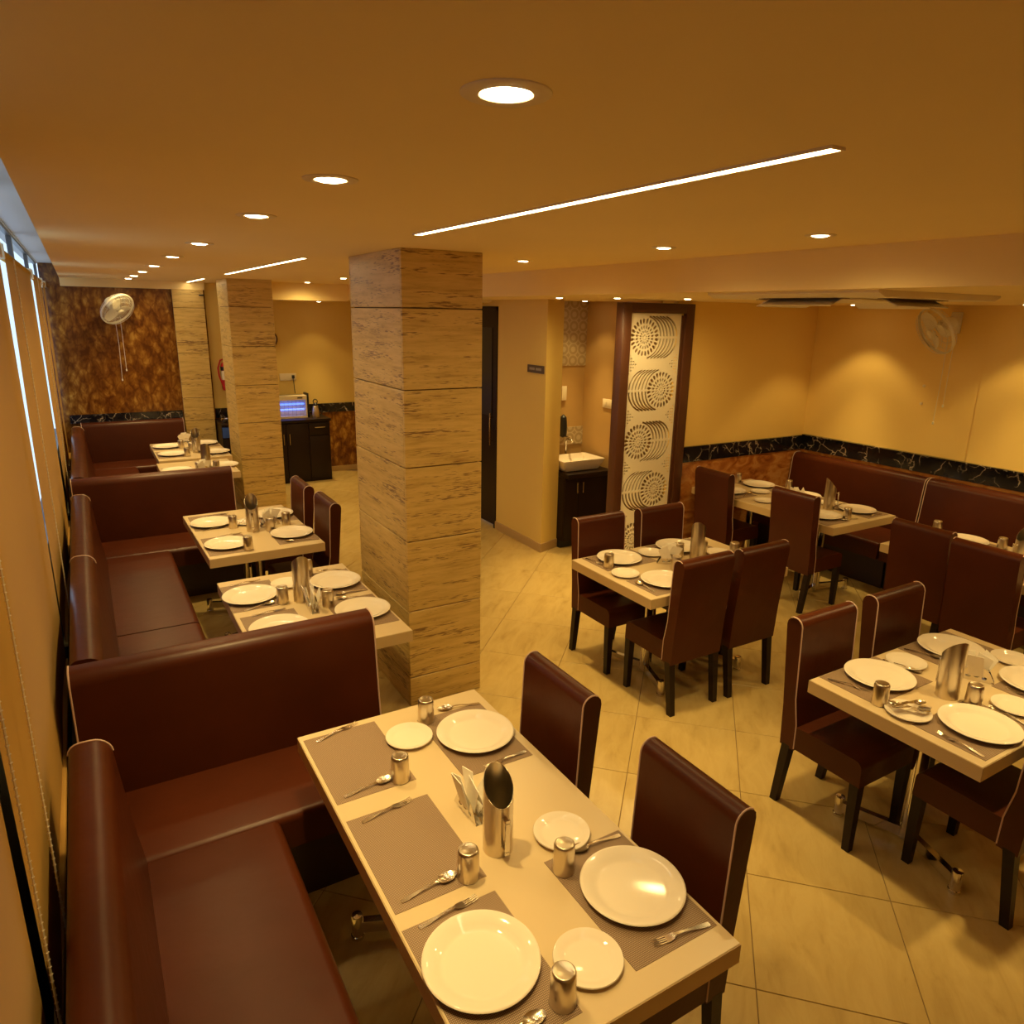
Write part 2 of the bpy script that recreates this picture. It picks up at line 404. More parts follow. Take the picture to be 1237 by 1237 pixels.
struct('ceiling', MB().box(-0.1, XB, -1.2, YE+0.2, ZC, ZC+0.2), 'ceiling')
struct('ceiling', MB().box(XB, XR+0.3, -1.2, YE+0.2, ZL, ZC+0.2), 'ceiling')
struct('ceiling', MB().box(1.75, XB, 9.3, YE+0.2, ZL-0.02, ZC), 'ceiling')
struct('ceiling', MB().box(XG-0.1, -0.1, -1.2, YE, 2.83, 2.9), 'white')
struct('trim_1', MB().box(-0.1, 1.5, YE-0.05, YE, 2.575, ZC), 'ceiling')
struct('wall_end', MB().box(XG, 1.5, YE, YE+0.2, 0, 2.9), 'onyx')
struct('wall_far', MB().box(1.5, 4.2, YE+0.05, YE+0.25, 0, ZC), 'farwall')
struct('wall_front', MB().box(-0.6, XR+0.3, -1.4, -1.2, 0, 2.9), 'wall')
struct('wall_right', MB().box(XR, XR+0.3, -1.2, YB+0.2, 0, ZL), 'wall')
struct('wall_pier', MB().box(XR-0.014, XR, -1.2, 3.27, 1.16, ZL), 'wall')
struct('wall_back', MB().box(4.66, XR, YB, YB+0.2, 0, ZL), 'wall')
struct('wall_dado_back', MB().box(4.84, XR, YB-0.02, YB, 0, 1.0), 'dado')
struct('wall_dado_right', MB().box(XR-0.02, XR, -1.2, YB-0.02, 0, 1.0), 'dado')
struct('trim_2', MB().box(4.84, XR, YB-0.03, YB, 1.0, 1.15), 'band')
struct('trim_3', MB().box(XR-0.03, XR, -1.2, YB-0.03, 1.0, 1.15), 'band')
struct('trim_4', MB().box(XR-0.05, XR, -1.2, YB-0.03, 1.15, 1.162), 'band')
struct('trim_5', MB().box(-0.2, 1.09, YE-0.03, YE, 0.93, 1.035), 'band')
struct('trim_6', MB().box(1.5, 3.82, YE+0.02, YE+0.05, 0.9, 1.03), 'band')
struct('wall_dado_far', MB().box(1.5, 3.82, YE+0.03, YE+0.05, 0.08, 0.9), 'onyx')
struct('baseboard_far', MB().box(1.5, 3.82, YE+0.02, YE+0.05, 0, 0.08), 'skirt')
# partition with the wash niche behind it
struct('wall_partition', MB().add(
    [(3.82,5.806,0),(4.066,5.89,0),(4.066,6.3,0),(3.82,6.3,0)]+[(3.82,5.806,ZL),(4.066,5.89,ZL),(4.066,6.3,ZL),(3.82,6.3,ZL)],
    [(0,1,2,3),(4,5,6,7),(0,1,5,4),(1,2,6,5),(2,3,7,6),(3,0,4,7)]), 'farwall')
struct('wall_corridor', MB().box(3.82, 4.0, 6.3, 6.74, 0, ZL), 'farwall')
struct('wall_corridor_end', MB().box(3.82, 4.0, 7.62, YE+0.05, 0, ZL), 'farwall')
struct('wall_over_door', MB().box(3.82, 4.0, 6.74, 7.62, 2.42, ZL), 'farwall')
struct('baseboard_partition', MB().box(3.805, 3.82, 5.80, 6.74, 0, 0.09), 'skirt')
struct('baseboard_corner', MB().add(
    [(3.805,5.80,0),(3.808,5.788,0),(4.066,5.876,0),(4.066,5.89,0),(3.805,5.80,0.09),(3.808,5.788,0.09),(4.066,5.876,0.09),(4.066,5.89,0.09)],
    [(0,1,2,3),(4,5,6,7),(0,1,5,4),(1,2,6,5),(2,3,7,6),(3,0,4,7)]), 'skirt')
struct('wall_niche_back', MB().box(4.066, 4.84, 6.3, 6.45, 0, ZL), 'niche')
struct('wall_niche_side', MB().box(4.64, 4.84, YB+0.2, 6.3, 0, ZL), 'niche')
struct('trim_7', MB().box(4.066, 4.64, 6.288, 6.3, 1.83, ZL), 'print')
struct('trim_8', MB().box(4.066, 4.64, 6.288, 6.3, 0.99, 1.18), 'print')

# dark glazed door in the corridor
d = struct('door_1', MB().box(3.86, 3.9, 6.78, 7.58, 0.01, 2.38), 'dark')
obj('door_frame', MB().box(3.81, 3.92, 6.745, 6.785, 0, 2.42).box(3.81, 3.92, 7.575, 7.615, 0, 2.42).box(3.81, 3.92, 6.745, 7.615, 2.38, 2.42), 'dark', d)
obj('pane', MB().box(3.853, 3.86, 6.93, 7.4, 1.25, 2.2), 'blackp', d)
obj('handle', MB().tube([(3.82,6.9,0.93),(3.82,6.9,1.29)], 0.011, 8).tube([(3.82,6.9,0.98),(3.86,6.9,0.98)], 0.008, 6).tube([(3.82,6.9,1.24),(3.86,6.9,1.24)], 0.008, 6), 'chrome', d)
obj('lock', MB().lathe([(0, 0), (0.02, 0), (0.02, 0.012), (0, 0.012)], 12).xf(Matrix.Translation((3.86, 6.84, 1.12)) @ Matrix.Rotation(-PI/2, 4, 'Y')), 'chrome', d)

# ------------------------------------------------------------------ window wall
struct('wall_left', MB().box(XG-0.1, XG, -1.2, YE, 0, 0.88), 'base')
struct('blind_gap_blocker', MB().box(XG+0.001, XG+0.005, 1.58, 2.3, 0, 2.83), 'blackp')  # added dark sheet, keeps daylight out of the gap between the first two blinds
struct('wall_left_lintel', MB().box(XG-0.1, XG, -1.2, YE, 2.82, 2.83), 'white')
wins = [(-1.2, 1.9), (1.9, 3.7), (3.7, 6.3), (6.3, 8.4), (8.4, YE)]
for n, (a, b) in enumerate(wins):
    fr = MB().box(XG-0.04, XG-0.01, a, a+0.05, 0.88, 2.82).box(XG-0.04, XG-0.01, b-0.05, b, 0.88, 2.82)
    fr.box(XG-0.04, XG-0.01, a+0.05, b-0.05, 0.88, 0.93).box(XG-0.04, XG-0.01, a+0.05, b-0.05, 2.805, 2.82)
    wo = struct('window_%d' % (n+1), fr, 'alu')
    obj('pane', MB().box(XG-0.028, XG-0.022, a+0.05, b-0.05, 0.93, 2.805), 'glass', wo, smooth=False)

# roller blinds
blinds = [(-1.0, 1.63, 'tan roller blind whose bead cord hangs beside the front bench'),
          (1.69, 4.02, 'tan roller blind above the front side bench'),
          (4.2, 6.85, 'tan roller blind above the middle side benches'),
          (7.1, 9.05, 'tan roller blind next to last before the marble end wall'),
          (9.3, 10.2, 'narrow tan roller blind hanging against the brown marble end wall')]
for a, b, lab in blinds:
    t = thing('roller_blind', lab, 'blind', (-0.27, a, 0), 0, 'roller blinds on the window wall')
    L = b-a
    obj('roller', MB().lathe([(0, 0), (0.024, 0), (0.024, L), (0, L)], 16).xf(Matrix.Translation((0, 0, 2.585)) @ Matrix.Rotation(-PI/2, 4, 'X')), 'fabric', t)
    ny, nz = 40, 24; g = MB(); vs = []
    for i in range(ny+1):
        for k in range(nz+1):
            z = 2.575-(2.575-0.6)*k/nz
            y0 = 0.15*max(0.0, min(1.0, (z-1.25)/1.2)) if a > 2 else 0.0
            y = y0+(L-y0)*i/ny
            x = 0.006*math.sin(y*2.1+a)*(k/nz)+0.004*math.sin(y*5+z*2)*(k/nz)
            vs.append((x+0.018, y, z))
    fs = [(i*(nz+1)+k, (i+1)*(nz+1)+k, (i+1)*(nz+1)+k+1, i*(nz+1)+k+1) for i in range(ny) for k in range(nz)]
    g.add(vs, fs); obj('fabric', g, 'fabric', t, ang=1.5)
    obj('hem_bar', MB().bbox(0.008, 0.03, 0.01, L-0.01, 0.585, 0.61, 0.006), 'fabric', t)
    for k in (0, 1):
        ex_ = 0.235 if (b > 10 and k == 1) else 0.01
        e = obj('bracket', MB().bbox(-0.04, 0.03, -0.01, ex_, 2.55, 2.62, 0.004), 'plastic', t); e.location = (0, -0.014 if k == 0 else L+0.014, 0)
    if L > 1.5:
        pts = []
        yc = L-0.12 if a < 0 else 0.3
        yc = L-0.02 if a < 0 else yc
        bd = MB()
        for sgn in (0,):
            pts = [(0.045, yc+0.012*math.sin(z*0.02), 2.56-z*0.01) for z in range(0, 195)]
            bd.tube(pts[::12], 0.0028, 5)
            for p in pts[::2]:
                bd.add([(p[0]+dx*0.005, p[1]+dy*0.005, p[2]+dz*0.005) for dx,dy,dz in ((1,0,0),(-1,0,0),(0,1,0),(0,-1,0),(0,0,1),(0,0,-1))],
                       [(0,2,4),(2,1,4),(1,3,4),(3,0,4),(2,0,5),(1,2,5),(3,1,5),(0,3,5)])
        o = obj('bead_chain', bd, 'plastic', t); o['kind'] = 'stuff'

# ------------------------------------------------------------------ pillars clad in travertine
JZ = [0.0]+[0.195+0.4355*k for k in range(6)]+[ZC]
def pillar(x0, x1, y0, y1, label, joints=JZ):
    t = thing('pillar', label, 'pillar', ((x0+x1)/2, (y0+y1)/2, 0), 0, 'travertine pillars')
    t['kind'] = 'thing'
    hx, hy = (x1-x0)/2, (y1-y0)/2; c = 0.02
    obj('core', MB().box(-hx+c, hx-c, -hy+c, hy-c, 0, joints[-1]), 'grout', t, smooth=False)
    for a, b in zip(joints[:-1], joints[1:]):
        b2 = b-0.006 if b < joints[-1] else b
        for s in (-1, 1):
            h = (b2-a)/2
            o = obj('slab', MB().bbox(-hx, hx, -c/2, c/2, -h, h, 0.003, 1), 'travertine', t, smooth=False); o.location = (0, s*(hy-c/2), (a+b2)/2)
            o = obj('slab', MB().bbox(-c/2, c/2, -hy+c, hy-c, -h, h, 0.003, 1), 'travertine', t, smooth=False); o.location = (s*(hx-c/2), 0, (a+b2)/2)
    return t
pillar(1.497, 1.982, 3.68, 4.52, 'big travertine pillar standing beside the front booth tables')
pillar(1.49, 1.975, 8.72, 9.4, 'travertine pillar in the middle of the room, before the dark counter')
pillar(1.105, 1.475, YE-0.03-0.05, YE-0.03, 'flat travertine pilaster against the far wall next to the brown marble', [0, 0.3, 0.62, 0.9, 1.2, 1.78, 2.35, ZC-0.095])

# ------------------------------------------------------------------ lattice screen
t = thing('lattice_screen', 'tall cream lattice screen in a dark wood frame with sunburst cutouts', 'screen', (4.015, YB, 0))
fx = 0.825
obj('side_post', MB().bbox(0, 0.095, -0.04, 0.06, 0, 2.46, 0.004), 'frame', t)
obj('side_post', MB().bbox(fx-0.1, fx, -0.04, 0.06, 0, 2.46, 0.004), 'frame', t)
obj('top_rail', MB().bbox(0.095, fx-0.1, -0.04, 0.06, 2.375, 2.46, 0.004), 'frame', t)
obj('bottom_rail', MB().bbox(0.095, fx-0.1, -0.04, 0.06, 0, 0.1, 0.004), 'frame', t)
obj('inner_stop', MB().box(fx-0.13, fx-0.1, -0.02, 0.0, 0.1, 2.36), 'frame', t)
PW, PH = fx-0.1-0.095-0.03, 2.275
holes = []
def petal(cx, cy, ang, r0, r1, wd):
    pts = []
    for k in range(10):
        a = 2*PI*k/10; u = (r0+r1)/2+(r1-r0)/2*math.cos(a); v = wd*math.sin(a)*(1+0.25*math.cos(a))
        pts.append((cx+u*math.cos(ang)-v*math.sin(ang), cy+u*math.sin(ang)+v*math.cos(ang)))
    return pts
def inside(p): return all(0.012 < x < PW-0.012 and 0.012 < y < PH-0.012 for x, y in p)
for k in range(5):
    cy = 2.168-0.1-0.465*k
    left = k % 2 == 0
    cx = 0.185 if left else PW-0.185
    for n, r0, r1, wd in ((24, 0.114, 0.164, 0.0135), (20, 0.07, 0.106, 0.0095), (14, 0.034, 0.062, 0.0075), (8, 0.012, 0.027, 0.0048)):
        for i in range(n):
            p = petal(cx, cy, 2*PI*(i+.5)/n, r0, r1, wd)
            if inside(p): holes.append(p)
    sg = 1 if left else -1
    for i in range(6):
        R = 0.182; ox = cx+sg*(0.0+i*0.0385)
        for a0, a1 in ((3, 78), (-78, -3)):
            if i > 0: pass
            w2 = 0.0095
            out = [(ox+sg*(R+w2)*math.cos(math.radians(a0+(a1-a0)*j/12)), cy+(R+w2)*math.sin(math.radians(a0+(a1-a0)*j/12))) for j in range(13)]
            inn = [(ox+sg*(R-w2*0.7)*math.cos(math.radians(a0+(a1-a0)*j/12)), cy+(R-w2*0.7)*math.sin(math.radians(a0+(a1-a0)*j/12))) for j in range(12, -1, -1)]
            p = out+inn
            if inside(p): holes.append(p)
    # triangles of small round holes between the motifs
    for side in (0, 1):
        for r in range(7):
            for c in range(4):
                if c > 3-abs(r-3): continue
                x = 0.024+c*0.025 if side == 0 else PW-0.024-c*0.025
                y = cy-0.2325+(r-3)*0.026
                p = [(x+0.0088*math.cos(2*PI*m/6), y+0.0088*math.sin(2*PI*m/6)) for m in range(6)]
                if inside(p): holes.append(p)
obj('backing_board', MB().box(0.095, fx-0.1, 0.022, 0.03, 0.1, 2.36), 'back', t, smooth=False)
pn = flat_cut('lattice_panel', [(0, 0), (PW, 0), (PW, PH), (0, PH)], holes, 0.012, 'jali', t)
pn.rotation_euler = (PI/2, 0, 0); pn.location = (0.095, 0.0, 0.1)

# ------------------------------------------------------------------ ceiling lamps
def spot(parent, x, y, z, p=1.0, ang=170, blend=1.0):
    l = bpy.data.lights.new('downlight_beam', 'SPOT'); l.energy = P_LAMP*p; l.color = LAMP
    l.spot_size = math.radians(ang); l.spot_blend = blend; l.shadow_soft_size = 0.045
    o = bpy.data.objects.new('downlight_beam', l); COL.objects.link(o); o.parent = parent; o.location = (0, 0, -0.012)
def mk_down(r=0.07):
    t = thing('downlight', '', 'ceiling lamp', (0, 0, 0))
    obj('ring', MB().lathe([(r, 0.0), (r, -0.002), (r*0.95, -0.004), (r*0.6, -0.004), (r*0.55, -0.001), (r*0.55, 0.0)], 32), 'trimwhite', t)
    obj('diffuser', MB().lathe([(0.0001, -0.0075), (r*0.4, -0.0065), (r*0.55, -0.002)], 32), 'lampon', t)
    return t
GL = 'recessed round downlights'
def lamp(x, y, z, label, p=1.0, ang=170, blend=1.0, s=1.0):
    o = place('downlight', mk_down, (x, y, z), 0, label, GL); o.scale = (s, s, 1)
    spot(o, x, y, z, p, ang, blend)
for i, y in enumerate((1.043, 1.928, 2.81, 4.183, 5.379, 6.661, 7.832, 8.945, 9.85)):
    lab = ['large round downlight over the open end of the front booth table', 'round downlight over the pillar end of the front booth table',
           'round downlight over the front bench backrest', 'round downlight over the middle booth table', 'round downlight over the booth table with the dish of cutlery',
           'round downlight over the middle bench backrest', 'round downlight over the second far booth table', 'round downlight over the farthest booth table',
           'small round downlight just before the brown marble wall'][i]
    lamp(0.6, y, ZC, lab, (2.4, 0.72, 0.75, .95, .95, 1, 1, 1, .8)[i], *((74, 1.0) if i == 0 else (170, 1.0)))
for x, y, lab in ((2.577, 1.975, 'round downlight over the aisle before the four-chair tables'), (2.49, 2.783, 'round downlight in the aisle beside the big pillar'),
                  (2.463, 4.039, 'round downlight behind the big pillar over the aisle'), (2.42, 7.5, 'round downlight in the far aisle, beside the middle pillar'),
                  (2.46, 9.0, 'round downlight in the far aisle just before the dropped beam')):
    lamp(x, y, ZC, lab, 1.05, s=0.85)
for x, y, lab, p, tight in ((3.5, 5.15, 'downlight in the lower ceiling beside the wash niche', .5, 0), (3.72, 4.66, 'downlight in the lower ceiling before the lattice screen', .7, 0), (4.1, 4.27, 'downlight in the lower ceiling beyond the air conditioner grille', 1.25, 0),
                     (6.2, 4.3, 'downlight in the lower ceiling over the corner wall bench', .7, 1), (6.2, 2.85, 'downlight in the lower ceiling near the wall fan', .6, 1),
                     (5.0, 1.6, 'downlight in the lower ceiling past the air conditioner', 1.7, 0), (3.3, 1.0, 'downlight in the lower ceiling over the table with the cutlery plate', .8, 0),
                     (4.35, 5.95, 'downlight in the lower ceiling inside the wash niche', .3, 1), (2.9, 10.1, 'downlight under the dropped beam over the dark counter', .25, 1)):
    lamp(x, y, ZL if y < 9 else ZL-0.02, lab, p, *((112, 0.35) if tight else (178, 0.5)), 0.75)
for k, (a, b, lab) in enumerate(((0.985, 3.0, 'long warm light strip let into the ceiling before the big pillar'),
                                 (4.8, 7.6, 'warm ceiling light strip running between the big and the middle pillar'),
                                 (9.0, 10.36, 'short warm ceiling light strip beyond the middle pillar'))):
    t = thing('light_strip', lab, 'ceiling lamp', (1.3, a, ZC), 0, 'light strips in the ceiling'); L = b-a
    obj('channel', MB().box(-0.021, -0.016, 0, L, -0.006, 0).box(0.016, 0.021, 0, L, -0.006, 0).box(-0.021, 0.021, -0.006, 0, -0.006, 0).box(-0.021, 0.021, L, L+0.006, -0.006, 0), 'trimwhite', t, smooth=False)
    obj('diffuser', MB().box(-0.016, 0.016, 0, L, -0.005, 0), 'strip', t, smooth=False)

# ------------------------------------------------------------------ ceiling air conditioners
def mk_ac():
    t = thing('ceiling_air_conditioner', '', 'air conditioner')
    s = 0.53
    p = MB().prism([(-s, 0), (-s, -0.012), (-s+0.05, -0.03), (s-0.05, -0.03), (s, -0.012), (s, 0)], 'y', -s, s)
    obj('panel', p, 'plastic', t, smooth=False)
    obj('grille', MB().bbox(-0.28, 0.28, -0.28, 0.28, -0.04, -0.031, 0.004), 'plastic', t)
    for k in range(4):
        m = Matrix.Rotation(k*PI/2, 4, 'Z')
        obj('outlet', MB().box(-0.26, 0.26, 0.35, 0.41, -0.0335, -0.031).xf(m), 'frame', t, smooth=False)
        fl = MB().prism([(0.35, -0.033), (0.36, -0.032), (0.44, -0.066), (0.435, -0.07)], 'x', -0.22, 0.22).xf(m)
        obj('flap', fl, 'plastic', t, smooth=False)
    return t
place('ac', mk_ac, (3.70, 2.61, ZL), 0, 'square ceiling air conditioner with open flaps over the four-chair tables', 'ceiling air conditioners')
o = place('ac', mk_ac, (3.44, 7.2, ZL), 0, 'ceiling air conditioner half hidden behind the big pillar', 'ceiling air conditioners'); o.scale = (0.68, 0.68, 1)

# ------------------------------------------------------------------ wall fans
def fan(loc, out, nrm, label, cords):
    """loc: wall point, out: unit vector away from the wall, nrm: direction the cage faces"""
    t = thing('wall_fan', label, 'fan', loc, 0, 'wall fans')
    out = Vector(out).normalized(); n = Vector(nrm).normalized()
    c = out*0.3+Vector((0, 0, -0.1))
    Rm = n.to_track_quat('Z', 'Y').to_matrix().to_4x4(); Mx = Matrix.Translation(c) @ Rm
    side = out.cross(Vector((0, 0, 1)))
    Rw = Matrix((side, Vector((0, 0, 1)), out)).transposed().to_4x4()
    obj('bracket', MB().bbox(-0.045, 0.045, -0.12, 0.06, 0, 0.03, 0.008).xf(Rw), 'clear', t)
    obj('arm', MB().tube([out*0.02+Vector((0, 0, -0.04)), out*0.12+Vector((0, 0, -0.03)), c-n*0.13+Vector((0, 0, .01))], 0.022, 10), 'clear', t)
    obj('motor_housing', MB().lathe([(0.0001, -0.17), (0.05, -0.165), (0.062, -0.12), (0.062, -0.06), (0.03, -0.04), (0.0001, -0.04)], 20).xf(Mx), 'clear', t)
    for k in range(3):
        bl = MB(); vs = []
        for i in range(7):
            r = 0.035+0.15*i/6; wdt = 0.035+0.05*math.sin(PI*min(1, 0.15+i/7))
            for s_ in (-1, 1):
                a = k*2*PI/3+s_*wdt/r*0.8*(0.5 if i == 0 else 1)
                vs.append((r*math.cos(a), r*math.sin(a), s_*0.015))
        bl.add(vs, [(2*i, 2*i+1, 2*i+3, 2*i+2) for i in range(6)])
        obj('blade', bl.xf(Mx), 'clear', t)
    R = 0.205
    cg = MB()
    for r, z in ((R, 0.0), (R*0.94, 0.042), (R*0.94, -0.042), (R*.7, 0.055), (R*.4, 0.06), (R*.7, -0.055)):
        cg.tube([Mx @ Vector((r*math.cos(2*PI*j/36), r*math.sin(2*PI*j/36), z)) for j in range(36)], 0.006 if r == R else 0.0018, 5, True)
    for j in range(44):
        a = 2*PI*j/44; ca, sa = math.cos(a), math.sin(a)
        for sg in (1, -1):
            cg.tube([Mx @ Vector((r*ca, r*sa, sg*z)) for r, z in ((0.035, 0.062), (R*.7, 0.056), (R*.94, 0.042), (R, 0.0))], 0.0014, 4)
    obj('cage', cg, 'clear', t)
    obj('cage_rim', MB().lathe([(R+0.001, -0.014), (R+0.009, -0.01), (R+0.009, 0.01), (R+0.001, 0.014)], 40).xf(Mx), 'clear', t)
    obj('hub_badge', MB().lathe([(0.0001, 0.07), (0.03, 0.068), (0.04, 0.06), (0.038, 0.05)], 20).xf(Mx), 'clear', t)
    for k, ln in enumerate(cords):
        x = side*(0.03 if k else -0.03)+out*0.045
        obj('pull_cord', MB().tube([x+Vector((0, 0, -0.11)), x+Vector((0.01*k, 0, -0.11-ln/2)), x+Vector((0, 0, -0.11-ln))], 0.0025, 5).lathe([(0.0001, 0), (0.008, -0.004), (0.009, -0.025), (0.0001, -0.03)], 8, x+Vector((0, 0, -0.11-ln))), 'clear', t)
    return t
fan((XR-0.001, 3.56, 2.37), (-1, 0, 0), (-0.82, 0.42, -0.5), 'cream wall fan on the yellow wall, cage tilted down', (0.62, 0.78))
fan((0.46, YE-0.001, 2.42), (0, -1, 0), (0.5, -0.62, -0.6), 'cream wall fan with pull cords on the brown marble wall', (0.72, 0.84))

# ------------------------------------------------------------------ benches
def bench(name, label, group, ax, a0, a1, rear, sgn, seat_front, seat_from=None, back_from=None, ends=(True, True), top=0.98, seat_seam=(), back_to=None, base_front=None, pipe_from=0.34):
    """upholstered bench running along axis ax from a0 to a1; rear plane at `rear`, facing sgn along the other axis; seat_front: depth from rear."""
    t = thing(name, label, 'bench', (a0, rear, 0) if ax == 'x' else (rear, a0, 0), 0, group)
    L = a1-a0; D = seat_front; s = sgn
    sf = 0 if seat_from is None else seat_from-a0
    bf = 0 if back_from is None else back_from-a0
    bt = L if back_to is None else back_to-a0
    def P(mb):
        # local build: run along +x, depth along +y ; map to world axes
        if ax == 'x': return mb.xf(Matrix(((1, 0, 0, 0), (0, s, 0, 0), (0, 0, 1, 0), (0, 0, 0, 1))))
        return mb.xf(Matrix(((0, s, 0, 0), (1, 0, 0, 0), (0, 0, 1, 0), (0, 0, 0, 1))))
    th = 0.125
    back = [(0.0, 0.30), (0.0, top-0.03)]+arc(0.035, top-0.035, 0.035, 180, 90, 4)[0:]+arc(th-0.06, top-0.06, 0.06, 90, 5, 6)+[(0.155, 0.62), (0.185, 0.40), (0.185, 0.30)]
    obj('backrest', P(MB().prism(back, 'x', bf, bt)), 'leather', t, ang=0.6)
    seat = [(0.17, 0.30), (0.17, 0.45)]+arc(D-0.035, 0.415, 0.035, 90, 0, 6)+[(D, 0.30)]
    cuts = [sf]+[c-a0 for c in seat_seam]+[L]
    for u, v in zip(cuts[:-1], cuts[1:]):
        obj('seat_cushion', P(MB().prism(seat, 'x', u+0.002, v-0.002)), 'leather', t, ang=0.6)
    bfr = D-0.06 if base_front is None else base_front
    obj('plinth', P(MB().box(sf, L, 0.02, bfr, 0.0, 0.298).box(sf, L, bfr, bfr+0.004, 0.16, 0.29)), 'base', t, smooth=False)
    pf = [(u, v) for u, v in back if v > 0.34]
    for k, x in enumerate((bf, bt)):
        if not ends[k]: continue
        pv = [(u, v) for u, v in pf if v > pipe_from]
        obj('piping', P(MB().tube([(x, u, v) for u, v in pv], 0.004, 6)), 'piping', t)
    return t
GBN = 'booth benches along the window wall'
GBR = 'wall benches in the corner'
XW = -0.19
bench('booth_bench', 'brown leather cross bench behind the front booth table, ending at the pillar', GBN, 'x', XW, 1.035, 3.10, -1, 0.64)
bench('booth_bench', 'brown leather side bench beside the front booth table', GBN, 'y', 0.15, 2.455, XW, 1, 0.64, ends=(False, True), pipe_from=0.86)
bench('booth_bench', 'brown leather side bench joined to the rear of the front cross bench', GBN, 'y', 3.11, 4.545, XW, 1, 0.64, ends=(False, True), pipe_from=0.86)
bench('booth_bench', 'brown leather side bench running up to the middle cross bench', GBN, 'y', 4.555, 6.13, XW, 1, 0.64, ends=(False, True), pipe_from=0.86)
bench('booth_bench', 'brown leather cross bench in the middle of the booth row', GBN, 'x', XW, 1.05, 6.78, -1, 0.64)
bench('booth_bench', 'brown leather side bench beside the far booth tables', GBN, 'y', 6.79, 9.775, XW, 1, 0.64, ends=(False, True), seat_seam=(8.3,), pipe_from=0.86)
bench('booth_bench', 'brown leather cross bench standing against the brown marble wall', GBN, 'x', XW+0.1, 1.075, 10.41, -1, 0.62, top=0.94)
bench('wall_bench', 'brown leather wall bench in the corner beside the lattice screen wall', GBR, 'y', 3.505, 4.93, XR-0.04, -1, 0.69, base_front=0.55)
bench('wall_bench', 'brown leather wall bench behind the two dark chair backs', GBR, 'y', 1.0, 3.485, XR-0.04, -1, 0.69, base_front=0.55)

# ------------------------------------------------------------------ chairs
def mk_chair():
    t = thing('dining_chair', '', 'chair')
    hw = 0.205
    prof = [(-0.205, 0.335), (-0.215, 0.55), (-0.25, 0.955)]+[(-0.25+0.004, 0.975)]+arc(-0.207, 0.958, 0.042, 125, 5, 6)+[(-0.15, 0.6), (-0.128, 0.47), (-0.125, 0.335)]
    obj('backrest', MB().prism(prof, 'x', -hw, hw), 'leather', t, ang=0.6)
    seat = [(-0.124, 0.345), (-0.124, 0.463), (0.0, 0.468)]+arc(0.185, 0.434, 0.034, 90, 0, 5)+[(0.222, 0.345)]
    b = MB().prism(seat, 'x', -hw, hw)
    obj('seat', b, 'leather', t, ang=0.6)
    for s in (-1, 1):
        pf = prof[4:-1]+[(-0.126, 0.345)]
        obj('piping', MB().tube([(s*hw, u, v) for u, v in pf], 0.0032, 6), 'piping', t)
    for s in (-1, 1):
        o = obj('leg', MB().taper((s*0.183, 0.197, 0.346), (s*0.183, 0.2, 0.0), 0.0225, 0.017), 'dark', t, smooth=False)
        o = obj('leg', MB().taper((s*0.183, -0.172, 0.346), (s*0.178, -0.212, 0.0), 0.0225, 0.018), 'dark', t, smooth=False)
    return t
GC = 'brown leather dining chairs'
def chair(x, y, facing, label):
    """x, y: base centre; facing: world direction of the seat front"""
    place('chair', mk_chair, (x, y, 0), {'+y': 0, '-y': PI, '-x': PI/2, '+x': -PI/2}[facing], label, GC)
chair(1.265, 2.065, '-x', 'brown chair tucked into the front booth table at its pillar end')
chair(1.275, 1.345, '-x', 'brown chair tucked into the front booth table at its open end')
chair(1.235, 5.78, '-x', 'brown chair by the middle pillar at the second booth table, the farther one')
chair(1.26, 5.165, '-x', 'brown chair at the second booth table beside the big pillar, the closer one')
chair(3.01, 3.635, '-y', 'brown chair in front of the lattice screen at the corridor end of its table')
chair(3.565, 3.625, '-y', 'brown chair in front of the lattice screen posts, seen past the jug')
chair(3.02, 3.035, '+y', 'brown chair seen from behind at the lattice-side table, its seat fully in view')
chair(3.50, 3.025, '+y', 'brown chair seen from behind beside its twin, facing the corner wall bench')
chair(2.945, 1.765, '-y', 'brown chair with its seat side in view at the table with the cutlery plate')
chair(3.525, 1.765, '-y', 'brown chair behind the large plate at the table with the cutlery plate, farther of two')
chair(3.12, 1.185, '+y', 'brown chair mostly cut off by the frame, seat under the cutlery plate table')
chair(5.09, 4.555, '+x', 'dark-backed brown chair at the corner wall-bench table, next to the orange marble')
chair(5.085, 3.665, '+x', 'dark-backed brown chair at the corner wall-bench table, legs in view on the floor')
chair(5.07, 2.6, '+x', 'dark-backed brown chair at the second wall-bench table, touching the piped bench seam')
chair(4.97, 2.13, '+x', 'dark-backed brown chair at the second wall-bench table, by the frame edge')

